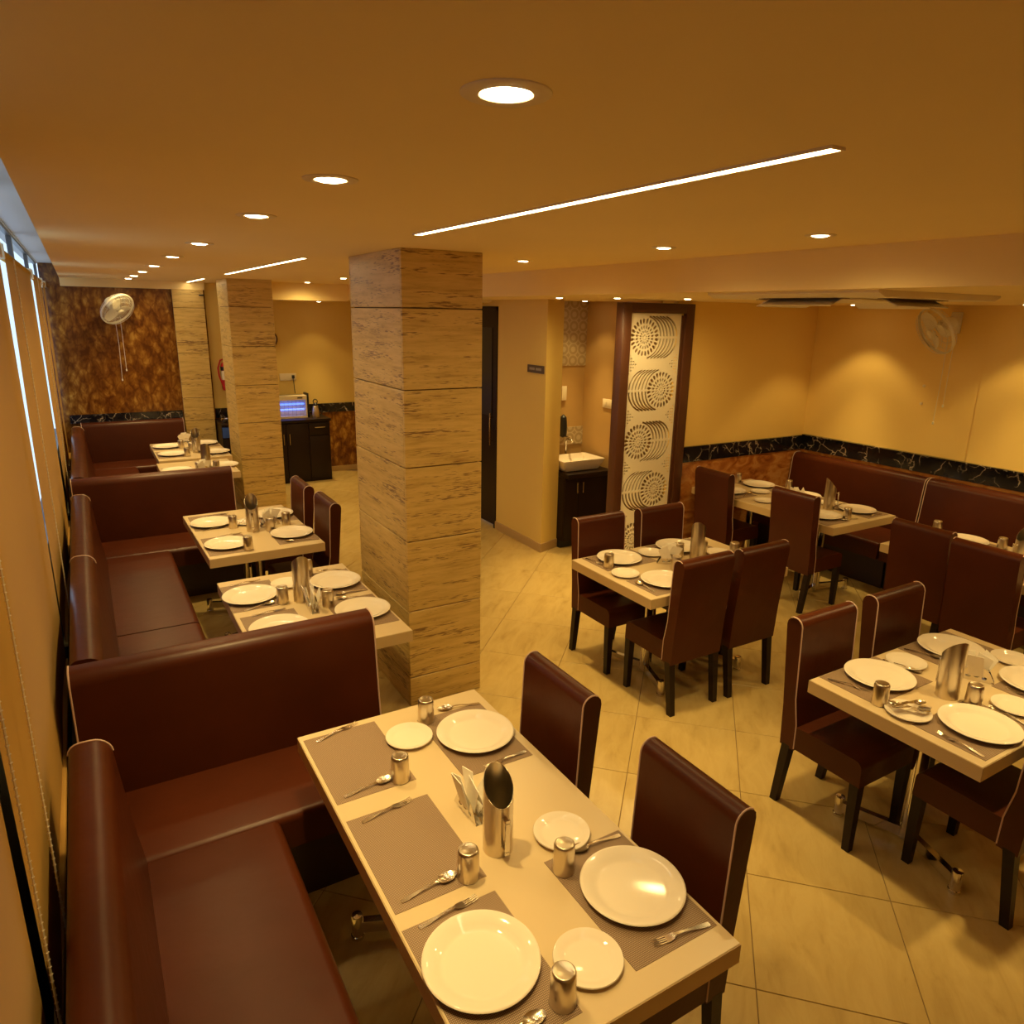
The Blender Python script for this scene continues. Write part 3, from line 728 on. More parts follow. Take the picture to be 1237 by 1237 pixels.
# ------------------------------------------------------------------ tables
GT = 'cream laminate dining tables'
TABLES = {}
def table(key, x0, x1, y0, y1, base, label, rot=0.0):
    cx, cy = (x0+x1)/2, (y0+y1)/2; hx, hy = (x1-x0)/2, (y1-y0)/2
    t = thing('dining_table', label, 'table', (cx, cy, 0), rot, GT)
    obj('tabletop', MB().bbox(-hx, hx, -hy, hy, 0.685, 0.75, 0.002, 1), 'table', t, smooth=False)
    e = 0.0012
    obj('edge_band', MB().box(-hx-e, hx+e, -hy-e, -hy, 0.687, 0.747).box(-hx-e, hx+e, hy, hy+e, 0.687, 0.747).box(-hx-e, -hx, -hy, hy, 0.687, 0.747).box(hx, hx+e, -hy, hy, 0.687, 0.747), 'edge', t, smooth=False)
    ax_, d_, e_, w_ = base                      # long axis, column offset, pad offset along it, pad offset across
    P2 = (lambda u, v: (u, v)) if ax_ == 'x' else (lambda u, v: (v, u))
    for sg in (-1, 1):
        px, py = P2(sg*d_, 0)
        obj('pedestal', MB().lathe([(0.0001, 0.03), (0.036, 0.03), (0.034, 0.1), (0.034, 0.56), (0.045, 0.64), (0.085, 0.68), (0.085, 0.685), (0.0001, 0.685)], 14, (px, py, 0)), 'chrome', t)
        for sv in (-1, 1):
            ex, ey = P2(sg*e_, sv*w_)
            L = math.hypot(ex-px, ey-py); a = math.atan2(ey-py, ex-px)
            m = Matrix.Translation((px, py, 0)) @ Matrix.Rotation(a, 4, 'Z')
            obj('foot', MB().box(0.0, L, -0.015, 0.015, 0.03, 0.08).xf(m), 'chrome', t, smooth=False)
            obj('foot_pad', MB().lathe([(0.0001, 0), (0.026, 0), (0.026, 0.014), (0.023, 0.016), (0.023, 0.098), (0.021, 0.104), (0.0001, 0.106)], 12, (ex, ey, 0)), 'chrome', t)
    TABLES[key] = dict(o=t, mats=[])
    return t
table('T1', 0.547, 1.32, 0.985, 2.508, ('y', 0.35, 0.467, 0.275), 'long cream table beside the front side bench, bare mats at its bench side')
table('T3', 0.547, 1.32, 3.2, 4.372, ('y', 0.25, 0.365, 0.285), 'cream table behind the front cross bench backrest, half hidden by the pillar')
table('T2', 0.562, 1.335, 4.85, 6.035, ('y', 0.25, 0.365, 0.285), 'cream table in the open before the middle cross bench', 0.02)
table('T8', 0.597, 1.345, 8.44, 9.575, ('y', 0.25, 0.365, 0.285), 'far cream table before the bench at the brown marble wall')
table('T9', 0.56, 1.27, 7.55, 8.3, ('y', 0.25, 0.365, 0.285), 'cream table peeking over the middle cross bench')
table('T5', 2.705, 3.9, 2.92, 3.72, ('x', 0.245, 0.35, 0.28), 'cream four-chair table before the lattice screen')
table('T6', 2.71, 3.875, 1.08, 1.838, ('x', 0.245, 0.35, 0.28), 'cream four-chair table holding the plate of loose cutlery')
table('T4', 4.99, 5.815, 3.36, 4.93, ('y', 0.4, 0.49, 0.3), 'cream table at the corner wall bench by the orange marble dado')
table('T7', 4.97, 5.76, 1.4, 2.95, ('y', 0.4, 0.49, 0.3), 'cream table at the wall bench behind two dark chair backs')

# ------------------------------------------------------------------ tableware
ZT = 0.7501; ZM = 0.7518
def zat(key, x, y):
    for (a, b, c, d) in TABLES[key]['mats']:
        if a-0.01 <= x <= b+0.01 and c-0.01 <= y <= d+0.01: return ZM
    return ZT
def mk_mat_x():
    o = obj('placemat', MB().bbox(-0.143, 0.143, -0.214, 0.214, 0, 0.0016, 0.0005, 1), 'woven', smooth=False); return tag(o, '', 'placemat')
def mk_mat_y():
    o = obj('placemat', MB().bbox(-0.214, 0.214, -0.143, 0.143, 0, 0.0016, 0.0005, 1), 'woven', smooth=False); return tag(o, '', 'placemat')
def placemat(key, x, y, label, along='y'):
    hx, hy = (0.143, 0.214) if along == 'y' else (0.214, 0.143)
    place('mat'+along, mk_mat_x if along == 'y' else mk_mat_y, (x, y, ZT), 0, label, 'woven placemats')
    TABLES[key]['mats'].append((x-hx, x+hx, y-hy, y+hy))
def plate_prof(R, h):
    return [(0.0001, 0.0), (R*0.6, 0.0), (R*0.66, 0.004), (R*0.74, h*0.45), (R*0.97, h*0.92), (R, h), (R*0.985, h+0.003), (R*0.955, h+0.0025), (R*0.76, h*0.62), (R*0.7, 0.0065), (R*0.62, 0.0045), (0.0001, 0.0045)]
def mk_big():
    return tag(obj('dinner_plate', MB().lathe(plate_prof(0.152, 0.02), 56), 'china', ang=1.2), '', 'plate')
def mk_small():
    return tag(obj('side_plate', MB().lathe(plate_prof(0.0915, 0.014), 44), 'china', ang=1.2), '', 'plate')
def big(key, x, y, label): place('big', mk_big, (x, y, zat(key, x, y)), random.uniform(0, 6), label, 'large white dinner plates')
def small(key, x, y, label): place('small', mk_small, (x, y, zat(key, x+0.0, y)), random.uniform(0, 6), label, 'small white side plates')
def mk_glass():
    o = obj('steel_tumbler', MB().lathe([(0.0325, 0.0), (0.0335, 0.003), (0.0315, 0.088), (0.0295, 0.096), (0.027, 0.0985), (0.0245, 0.0988), (0.022, 0.0978), (0.0001, 0.0978)], 28), 'steel')
    return tag(o, '', 'tumbler')
def tumbler(key, x, y, label): place('glass', mk_glass, (x, y, zat(key, x, y)), random.uniform(0, 6), label, 'upturned steel tumblers')
def mk_jug():
    """local: low lip and handle towards +x"""
    t = thing('water_jug', '', 'jug')
    n = 40; Ro, Ri = 0.0465, 0.0445
    vs = []; fs = []
    def ztop(a): return 0.225-0.052*math.cos(a)
    rows = 9
    for k in range(n):
        a = 2*PI*k/n
        for i in range(rows):
            z = ztop(a)*i/(rows-1); vs.append((Ro*math.cos(a), Ro*math.sin(a), z))
        for i in range(rows-1, -1, -1):
            z = 0.006+(ztop(a)-0.006)*i/(rows-1); vs.append((Ri*math.cos(a), Ri*math.sin(a), z))
    m = 2*rows
    for k in range(n):
        k2 = (k+1) % n
        for i in range(m-1): fs.append((k*m+i, k2*m+i, k2*m+i+1, k*m+i+1))
    vs.append((0, 0, 0)); vs.append((0, 0, 0.006)); c0, c1 = len(vs)-2, len(vs)-1
    for k in range(n):
        k2 = (k+1) % n
        fs.append((c0, k2*m, k*m)); fs.append((c1, k*m+m-1, k2*m+m-1))
    obj('body', MB().add(vs, fs), 'steel', t, ang=0.8)
    obj('handle', MB().bbox(0.072, 0.077, -0.008, 0.008, 0.03, 0.155, 0.0015, 1).bbox(0.045, 0.077, -0.008, 0.008, 0.14, 0.146, 0.0012, 1).bbox(0.045, 0.077, -0.008, 0.008, 0.04, 0.046, 0.0012, 1), 'chrome', t)
    return t
def jug(key, x, y, ang, label): place('jug', mk_jug, (x, y, zat(key, x, y)), math.radians(ang), label, 'steel water jugs')
HOLDER_HOLES = [[(cx+rx*math.cos(2*PI*k/10), cy+ry*math.sin(2*PI*k/10)) for k in range(10)] for cx, cy, rx, ry in ((0, 0.026, 0.013, 0.009), (-0.032, 0.02, 0.011, 0.007), (0.032, 0.02, 0.011, 0.007), (0, 0.05, 0.008, 0.007))]
def mk_holder():
    t = thing('napkin_holder', '', 'napkin holder')
    out = [(-0.075, 0), (0.075, 0), (0.07, 0.012)]+arc(0, 0.012, 0.062, 20, 160, 12)+[(-0.07, 0.012)]
    for s in (-1, 1):
        p = flat_cut('side_plate_cutout', out, HOLDER_HOLES, 0.0012, 'chrome', t); p.name = 'holder_side'
        p.rotation_euler = (PI/2, 0, 0); p.location = (0, s*0.02, 0.001)
    obj('base', MB().box(-0.075, 0.075, -0.02, 0.02, 0, 0.0015), 'chrome', t, smooth=False)
    for k, (ang, y0, ln) in enumerate(((-26, -0.012, .125), (24, -0.006, .13), (-14, 0.0, .12), (30, 0.006, .122), (8, 0.012, .126))):
        c_, s_ = math.cos(math.radians(ang)), math.sin(math.radians(ang)); le = y0*2.2
        base = [(-0.03, 0.012), (0.03, 0.012), (0.036, ln), (-0.03, ln-0.012)]
        pts = [(u*c_+v*s_, v*c_-u*s_+0.012) for u, v in base]
        sh = MB(); sh.add([(x, y0+le*(z/0.12), max(z, 0.003)) for x, z in pts]+[(x, y0+0.003+le*(z/0.12), max(z, 0.003)) for x, z in pts], [(0, 1, 2, 3), (7, 6, 5, 4), (0, 1, 5, 4), (1, 2, 6, 5), (2, 3, 7, 6), (3, 0, 4, 7)])
        obj('napkin', sh, 'tissue', t, smooth=False)
    return t
def holder(key, x, y, ang, label): place('holder', mk_holder, (x, y, zat(key, x, y)), math.radians(ang), label, 'steel napkin holders with paper napkins')
def strip(sec, th=0.0016):
    """sec: list of (s, halfwidth, z) along x -> closed flat bar"""
    mb = MB(); n = len(sec); vs = []
    for s_, h_, z in sec: vs += [(s_, -h_, z), (s_, h_, z), (s_, h_, z+th), (s_, -h_, z+th)]
    fs = [(0, 1, 2, 3), tuple(4*(n-1)+k for k in (3, 2, 1, 0))]
    for i in range(n-1):
        a, b = 4*i, 4*(i+1)
        for k in range(4): fs.append((a+k, a+(k+1) % 4, b+(k+1) % 4, b+k))
    return mb.add(vs, fs)
HANDLE = [(-0.09, 0.003, 0.001), (-0.087, 0.007, 0.001), (-0.07, 0.0078, 0.0015), (-0.04, 0.0048, 0.004), (-0.005, 0.0032, 0.009), (0.02, 0.0036, 0.009)]
def mk_spoon():
    t = thing('spoon', '', 'spoon')
    obj('handle', strip(HANDLE+[(0.034, 0.006, 0.006)]), 'cutlery', t)
    vs = []; fs = []; nu, nv = 8, 9
    for i in range(nu+1):
        r = i/nu
        for k in range(nv*2):
            a = 2*PI*k/(nv*2); x = 0.062+0.031*r*math.cos(a); y = 0.0195*r*math.sin(a)*(1-0.15*math.cos(a))
            vs.append((x, y, 0.0008+0.0075*r*r))
    n = nv*2
    for i in range(nu):
        for k in range(n): fs.append((i*n+k, (i+1)*n+k, (i+1)*n+(k+1) % n, i*n+(k+1) % n))
    mb = MB().add(vs, fs); mb.add([(x, y, z+0.001) for x, y, z in vs], fs)
    obj('bowl', mb, 'cutlery', t, ang=1.5); return t
def mk_fork():
    t = thing('fork', '', 'fork')
    obj('handle', strip(HANDLE+[(0.03, 0.009, 0.006), (0.042, 0.0115, 0.003), (0.052, 0.0115, 0.002)]), 'cutlery', t)
    for k in range(4):
        y = -0.0092+k*0.0061
        o = obj('tine', strip([(0.05, 0.0016, 0.002), (0.075, 0.0013, 0.002), (0.095, 0.0008, 0.006)]), 'cutlery', t, smooth=False); o.location = (0, y, 0)
    return t
def cut(kind, key, x0, y0, x1, y1, label, z=None):
    """from handle end (x0,y0) to working end (x1,y1)"""
    cx, cy = (x0+x1)/2, (y0+y1)/2; a = math.atan2(y1-y0, x1-x0)
    zz = zat(key, cx, cy) if z is None else z
    return place(kind, mk_spoon if kind == 'spoon' else mk_fork, (cx, cy, zz), a, label, 'steel spoons' if kind == 'spoon' else 'steel forks')

# T1 : front booth table
F = 'front booth table'
placemat('T1', 0.703, 2.258, 'empty woven placemat on the front booth table, corner beside the cross bench')
placemat('T1', 0.703, 1.737, 'empty woven placemat in the middle of the bench side of the front booth table')
placemat('T1', 0.697, 1.25, 'woven placemat under the brightest dinner plate at the open end of the front booth table')
placemat('T1', 1.142, 2.18, 'woven placemat under the plate by the pillar on the front booth table')
placemat('T1', 1.166, 1.272, 'woven placemat at the chair side, open end of the front booth table')
big('T1', 1.158, 2.188, 'large white plate at the pillar corner of the front booth table')
big('T1', 1.188, 1.272, 'large white plate before the chair at the open end of the front booth table')
big('T1', 0.692, 1.27, 'brightest large white plate, bench side open end of the front booth table')
small('T1', 0.922, 2.29, 'small white plate between two mats at the cross-bench end of the front booth table')
small('T1', 1.138, 1.56, 'small white plate beside the steel jug on the front booth table')
small('T1', 0.934, 1.142, 'small white plate with a tumbler before it at the open end of the front table')
tumbler('T1', 1.03, 2.374, 'upturned steel tumbler close to the pillar on the front booth table')
tumbler('T1', 0.796, 2.07, 'upturned steel tumbler on the empty corner mat of the front booth table')
tumbler('T1', 0.797, 1.547, 'upturned steel tumbler on the middle empty mat of the front booth table')
tumbler('T1', 1.056, 1.43, 'upturned steel tumbler overlapping the small plate beside the jug, front booth table')
tumbler('T1', 0.812, 1.08, 'upturned steel tumbler at the open end of the front booth table')
jug('T1', 0.932, 1.61, -97, 'steel jug with slanted mouth on the front booth table')
holder('T1', 0.935, 1.8, 92, 'steel napkin holder behind the jug on the front booth table')
cut('fork', 'T1', 0.6, 2.437, 0.775, 2.488, 'fork on the empty corner mat of the front booth table')
cut('spoon', 'T1', 0.593, 2.07, 0.77, 2.09, 'spoon pointing at the tumbler on the empty corner mat, front booth table')
cut('fork', 'T1', 0.605, 1.92, 0.78, 1.947, 'fork on the middle empty mat of the front booth table')
cut('spoon', 'T1', 0.59, 1.555, 0.767, 1.572, 'spoon on the middle empty mat of the front booth table')
cut('fork', 'T1', 0.6, 1.449, 0.775, 1.464, 'fork touching the brightest plate on the front booth table')
cut('spoon', 'T1', 0.58, 1.075, 0.755, 1.075, 'spoon cut by the frame below the brightest plate, front booth table')
cut('spoon', 'T1', 1.275, 2.386, 1.112, 2.42, 'spoon at the pillar corner beyond the large plate, front booth table')
cut('fork', 'T1', 1.265, 1.995, 1.1, 1.978, 'fork half hidden by the jug on the front booth table')
cut('spoon', 'T1', 1.295, 1.463, 1.122, 1.476, 'spoon beside the small plate at the chair side of the front table')
cut('fork', 'T1', 1.29, 1.07, 1.118, 1.096, 'fork at the open end chair side of the front booth table')

# T3 : booth table behind the front cross bench
N = 'the half hidden booth table'
placemat('T3', 0.69, 4.07, 'woven placemat at the far bench-side corner of the half hidden booth table')
placemat('T3', 0.71, 3.56, 'woven placemat just behind the front bench backrest on the half hidden booth table')
placemat('T3', 1.165, 4.05, 'woven placemat by the pillar, far end of the half hidden booth table')
placemat('T3', 1.165, 3.56, 'woven placemat by the pillar behind the front bench, half hidden booth table')
big('T3', 0.675, 4.045, 'large white plate at the bench side, far end of the half hidden booth table')
big('T3', 0.72, 3.53, 'large white plate partly covered by the front bench backrest')
big('T3', 1.175, 4.05, 'large white plate against the pillar, far end of the half hidden booth table')
big('T3', 1.175, 3.555, 'large white plate cut by the pillar and the front bench, half hidden booth table')
small('T3', 0.905, 4.15, 'small white plate behind the jug on the half hidden booth table')
tumbler('T3', 0.82, 3.88, 'upturned tumbler beside the jug at the bench side of the half hidden booth table')
tumbler('T3', 1.06, 4.25, 'upturned tumbler hidden behind the jug on the half hidden booth table')
tumbler('T3', 1.03, 3.715, 'upturned tumbler beside the napkins on the half hidden booth table')
jug('T3', 0.925, 3.87, 85, 'tall steel jug seen from its closed side on the half hidden booth table')
holder('T3', 0.94, 3.715, 88, 'napkin holder in front of the jug on the half hidden booth table')
cut('fork', 'T3', 0.6, 4.275, 0.775, 4.296, 'fork beyond the far plate on the half hidden booth table')
cut('spoon', 'T3', 0.61, 3.857, 0.775, 3.9, 'spoon before the far plate on the half hidden booth table')
cut('fork', 'T3', 0.63, 3.767, 0.8, 3.777, 'fork on the mat behind the front bench backrest')
cut('spoon', 'T3', 1.27, 3.745, 1.1, 3.785, 'spoon next to the pillar on the half hidden booth table')
cut('fork', 'T3', 1.3, 4.25, 1.13, 4.3, 'fork by the far pillar-side corner of the half hidden booth table')
cut('spoon', 'T3', 1.29, 3.85, 1.12, 3.845, 'spoon between the pillar-side plates of the half hidden booth table')

# T2 : booth table before the middle cross bench
placemat('T2', 0.722, 5.755, 'woven placemat at the bench corner of the table before the middle bench')
placemat('T2', 0.728, 5.115, 'woven placemat at the aisle-facing bench side of the table before the middle bench')
placemat('T2', 1.19, 5.735, 'woven placemat by the farther chair of the table before the middle bench')
placemat('T2', 1.195, 5.155, 'woven placemat by the closer chair of the table before the middle bench')
big('T2', 0.715, 5.69, 'large white plate beside the middle cross bench on the table with two chairs')
big('T2', 0.73, 5.1, 'large white plate at the bench side, open edge of the table with two chairs')
big('T2', 1.19, 5.155, 'large white plate before the closer chair of the table with two chairs')
big('T2', 1.19, 5.735, 'large white plate behind the napkins on the table with two chairs')
small('T2', 0.945, 5.605, 'small white plate of cutlery behind the jug on the table with two chairs')
tumbler('T2', 0.842, 5.52, 'upturned tumbler touching the far bench-side plate of the table with two chairs')
tumbler('T2', 0.838, 4.935, 'upturned tumbler at the open edge of the table with two chairs')
tumbler('T2', 1.075, 5.325, 'upturned tumbler before the napkin holder on the table with two chairs')
tumbler('T2', 1.215, 5.43, 'upturned tumbler half hidden beside the napkins on the table with two chairs')
jug('T2', 0.96, 5.38, -100, 'steel jug with its mouth in view on the table with two chairs')
holder('T2', 1.1, 5.46, 15, 'napkin holder on the table with two chairs')
cut('fork', 'T2', 0.7, 5.92, 0.87, 5.938, 'fork beyond the far bench-side plate of the table with two chairs')
cut('spoon', 'T2', 0.63, 5.527, 0.79, 5.572, 'spoon before the far bench-side plate of the table with two chairs')
cut('fork', 'T2', 0.69, 5.315, 0.86, 5.337, 'fork beyond the open-edge plate of the table with two chairs')
cut('spoon', 'T2', 0.915, 5.565, 0.975, 5.635, 'spoon lying on the small plate of the table with two chairs', 0.772)
cut('fork', 'T2', 0.91, 5.625, 0.98, 5.585, 'fork lying on the small plate of the table with two chairs', 0.776)
cut('spoon', 'T2', 1.275, 4.975, 1.105, 4.985, 'spoon before the chair-side plate of the table with two chairs')

# T8, T9 : far booth tables
placemat('T8', 0.74, 9.32, 'woven placemat at the marble-wall end, bench side of the far table')
placemat('T8', 0.75, 8.78, 'woven placemat at the open end, bench side of the far table')
placemat('T8', 1.19, 9.32, 'woven placemat at the marble-wall end, pillar side of the far table')
placemat('T8', 1.19, 8.76, 'woven placemat at the open end, pillar side of the far table')
big('T8', 0.755, 9.27, 'large plate at the marble-wall end, bench side of the far table')
big('T8', 0.765, 8.75, 'large plate at the open end, bench side of the far table')
big('T8', 1.185, 9.34, 'large plate at the marble-wall end, pillar side of the far table')
big('T8', 1.215, 8.7, 'large plate at the open end, pillar side of the far table')
tumbler('T8', 0.9, 9.14, 'upturned tumbler beside the farther plate on the far table')
tumbler('T8', 0.9, 8.6, 'upturned tumbler at the open end of the far table')
tumbler('T8', 0.985, 8.93, 'upturned tumbler behind the jug on the far table')
jug('T8', 1.025, 8.8, -100, 'dark-mouthed steel jug on the far table')
holder('T8', 0.965, 9.44, 10, 'napkin holder at the marble-wall end of the far table')
cut('fork', 'T8', 1.28, 8.5, 1.11, 8.53, 'fork before the pillar-side plate of the far table')
placemat('T9', 0.72, 7.8, 'woven placemat on the table peeking over the middle bench')
big('T9', 0.71, 7.8, 'large plate peeking over the middle bench backrest, bench side')
big('T9', 1.165, 7.9, 'large plate peeking over the middle bench backrest, pillar side')
tumbler('T9', 0.9, 7.72, 'upturned tumbler just above the middle bench backrest, bench side')
tumbler('T9', 1.07, 7.72, 'upturned tumbler just above the middle bench backrest, beside the jug')
jug('T9', 0.985, 7.78, 80, 'steel jug standing above the middle bench backrest')
holder('T9', 0.93, 7.62, 20, 'napkin holder above the middle bench backrest, before the jug')

# T5 : four-chair table before the lattice screen
placemat('T5', 2.99, 3.565, 'woven placemat at the corridor end, screen side of the lattice-side table', 'x')
placemat('T5', 2.985, 3.09, 'woven placemat at the corridor end, chair-back side of the lattice-side table', 'x')
placemat('T5', 3.55, 3.565, 'woven placemat at the bench end, screen side of the lattice-side table', 'x')
placemat('T5', 3.55, 3.09, 'woven placemat behind the chair backs, bench end of the lattice-side table', 'x')
big('T5', 2.99, 3.57, 'large plate before the corridor-end chair of the lattice-side table')
big('T5', 2.98, 3.105, 'large plate beside the chair seen from behind, lattice-side table')
big('T5', 3.52, 3.575, 'large plate behind the napkins on the lattice-side table')
big('T5', 3.53, 3.1, 'large plate hidden behind the chair backs on the lattice-side table')
small('T5', 3.265, 3.56, 'small plate between the screen-side plates of the lattice-side table')
small('T5', 2.838, 3.32, 'small plate at the corridor end edge of the lattice-side table')
small('T5', 3.69, 3.34, 'small plate beyond the jug on the lattice-side table')
tumbler('T5', 2.825, 3.475, 'upturned tumbler before the corridor-end plate of the lattice-side table')
tumbler('T5', 3.19, 3.232, 'upturned tumbler before the napkin holder of the lattice-side table')
tumbler('T5', 3.4, 3.43, 'upturned tumbler hidden behind the napkins of the lattice-side table')
tumbler('T5', 3.757, 3.262, 'upturned tumbler just over the chair back tops of the lattice-side table')
tumbler('T5', 3.58, 3.385, 'slim upturned tumbler behind the jug of the lattice-side table')
jug('T5', 3.462, 3.325, 40, 'steel jug with a slanted top on the lattice-side table')
holder('T5', 3.235, 3.355, -35, 'napkin holder with fanned napkins on the lattice-side table')
cut('fork', 'T5', 2.8, 3.69, 2.812, 3.52, 'fork at the corridor-end edge of the lattice-side table')
cut('spoon', 'T5', 2.802, 3.0, 2.806, 3.17, 'spoon at the corridor end, chair-back side of the lattice-side table')
cut('fork', 'T5', 3.26, 3.19, 3.265, 3.02, 'fork between the chair-back side plates of the lattice-side table')

# T6 : four-chair table with the plate of loose cutlery
placemat('T6', 2.985, 1.69, 'woven placemat at the aisle end, far side of the cutlery-plate table', 'x')
placemat('T6', 2.975, 1.24, 'woven placemat at the aisle end, near side of the cutlery-plate table', 'x')
placemat('T6', 3.6, 1.69, 'woven placemat at the wall end, far side of the cutlery-plate table', 'x')
placemat('T6', 3.61, 1.25, 'woven placemat at the wall end, near side of the cutlery-plate table', 'x')
big('T6', 3.01, 1.69, 'large plate at the aisle corner of the cutlery-plate table')
big('T6', 3.605, 1.69, 'large plate behind the jug on the cutlery-plate table')
big('T6', 2.985, 1.235, 'largest-looking plate in front of the jug on the cutlery-plate table')
big('T6', 3.59, 1.29, 'large plate cut by the frame on the cutlery-plate table')
small('T6', 3.262, 1.715, 'small plate between the far-side plates of the cutlery-plate table')
small('T6', 2.828, 1.442, 'small plate heaped with loose spoons and forks')
small('T6', 3.28, 1.24, 'small plate by the frame, before the mat of the cutlery-plate table')
small('T6', 3.76, 1.48, 'small plate at the wall end beyond the napkins of the cutlery-plate table')
tumbler('T6', 2.795, 1.55, 'upturned tumbler before the aisle-corner plate of the cutlery-plate table')
tumbler('T6', 3.145, 1.345, 'upturned tumbler behind the largest plate of the cutlery-plate table')
jug('T6', 3.125, 1.445, 62, 'steel jug seen from its plain side on the cutlery-plate table')
holder('T6', 3.4, 1.465, 118, 'napkin holder with tall napkins on the cutlery-plate table')
cut('fork', 'T6', 2.788, 1.795, 2.848, 1.635, 'fork at the aisle corner of the cutlery-plate table')
cut('spoon', 'T6', 3.405, 1.81, 3.463, 1.645, 'spoon between the far-side plates of the cutlery-plate table')
cut('fork', 'T6', 2.782, 1.115, 2.79, 1.288, 'fork at the near edge of the cutlery-plate table')
cut('spoon', 'T6', 3.2, 1.79, 3.222, 1.62, 'spoon under the edge of the small far plate of the cutlery-plate table')
cut('fork', 'T6', 3.165, 1.12, 3.19, 1.29, 'fork beside the small plate by the frame, cutlery-plate table')
cut('fork', 'T6', 3.43, 1.17, 3.435, 1.34, 'fork on the mat by the frame, cutlery-plate table')
for k, (kd, a, dx, dy) in enumerate((('spoon', -20, .01, .0), ('fork', -40, .0, .012), ('spoon', -5, -.005, -.012), ('spoon', 205, .01, .02), ('fork', 170, .015, -.005), ('spoon', 15, .0, .0))):
    ca, sa = math.cos(math.radians(a-35)), math.sin(math.radians(a-35)); x, y = 2.835+dx, 1.445+dy
    lab = ['spoon lowest in the heap on the small cutlery plate', 'fork lying across the heap on the small cutlery plate', 'spoon at the edge of the heap on the cutlery plate', 'spoon turned the other way in the heap on the cutlery plate',
           'fork turned the other way in the heap on the cutlery plate', 'spoon topmost in the heap on the cutlery plate'][k]
    o = cut(kd, 'T6', x-.05*ca, y-.05*sa, x+.05*ca, y+.05*sa, lab, ZT+0.016+k*0.0045)
    o.scale = (0.82, 0.9, 1)

# T4 : corner wall-bench table
for x, y, lab in ((5.15, 3.64, 'chair side, aisle end'), (5.65, 3.62, 'bench side, aisle end'), (5.15, 4.6, 'chair side, marble end'), (5.65, 4.66, 'bench side, marble end'), (5.65, 4.14, 'bench side, middle')):
    placemat('T4', x, y, 'woven placemat on the corner wall-bench table, '+lab)
big('T4', 5.215, 3.63, 'large plate beside the chair at the aisle end of the corner table')
big('T4', 5.65, 3.61, 'large plate at the bench side, aisle end of the corner table')
big('T4', 5.63, 4.67, 'large plate at the bench side by the orange marble, corner table')
big('T4', 5.17, 4.62, 'large plate half behind the marble-side chair, corner table')
big('T4', 5.655, 4.16, 'large plate behind the napkins, bench side of the corner table')
small('T4', 5.42, 4.47, 'small plate in the middle of the corner table near the orange marble')
small('T4', 5.175, 4.21, 'small plate at the chair-side edge between the two chairs, corner table')
small('T4', 5.62, 3.88, 'small plate behind the jug on the corner table')
tumbler('T4', 5.545, 4.86, 'upturned tumbler against the orange marble on the corner table')
tumbler('T4', 5.335, 3.488, 'upturned tumbler at the aisle end of the corner table')
tumbler('T4', 5.8-.05, 4.41, 'upturned tumbler by the bench-side plates of the corner table')
tumbler('T4', 5.33, 4.2, 'upturned tumbler just past the chair back on the corner table')
jug('T4', 5.48, 3.77, -30, 'steel jug with open mouth on the corner wall-bench table')
holder('T4', 5.43, 4.07, 70, 'napkin holder with upright napkins on the corner table')
cut('spoon', 'T4', 5.14, 4.43, 5.31, 4.48, 'spoon at the chair side, marble end of the corner table')
cut('spoon', 'T4', 5.4, 3.45, 5.27, 3.47, 'spoon before the tumbler at the aisle end of the corner table')
cut('fork', 'T4', 5.73, 3.44, 5.57, 3.45, 'fork at the bench side, aisle end of the corner table')
cut('fork', 'T4', 5.73, 3.82, 5.57, 3.8, 'fork beside the jug, bench side of the corner table')

# T7 : wall-bench table behind two chair backs
placemat('T7', 5.56, 2.66, 'woven placemat on the table behind the two dark chair backs, seam end')
placemat('T7', 5.56, 2.14, 'woven placemat on the table behind the two dark chair backs, frame end')
placemat('T7', 5.14, 2.14, 'woven placemat at the chair side of the table behind the two dark chair backs')
big('T7', 5.58, 2.66, 'large plate visible above the two dark chair backs')
big('T7', 5.14, 2.14, 'large plate hidden behind the chair by the frame edge')
tumbler('T7', 5.62, 2.905, 'upturned tumbler above the chair back at the seam end of the second wall table')
tumbler('T7', 5.6, 2.42, 'upturned tumbler above the chair back by the frame edge')
jug('T7', 5.38, 2.2, 160, 'steel jug cut by the frame at the second wall-bench table')
cut('fork', 'T7', 5.66, 2.42, 5.52, 2.47, 'fork beside the plate above the two dark chair backs')
small('T7', 5.6, 2.283, 'small plate beside the jug at the second wall-bench table')

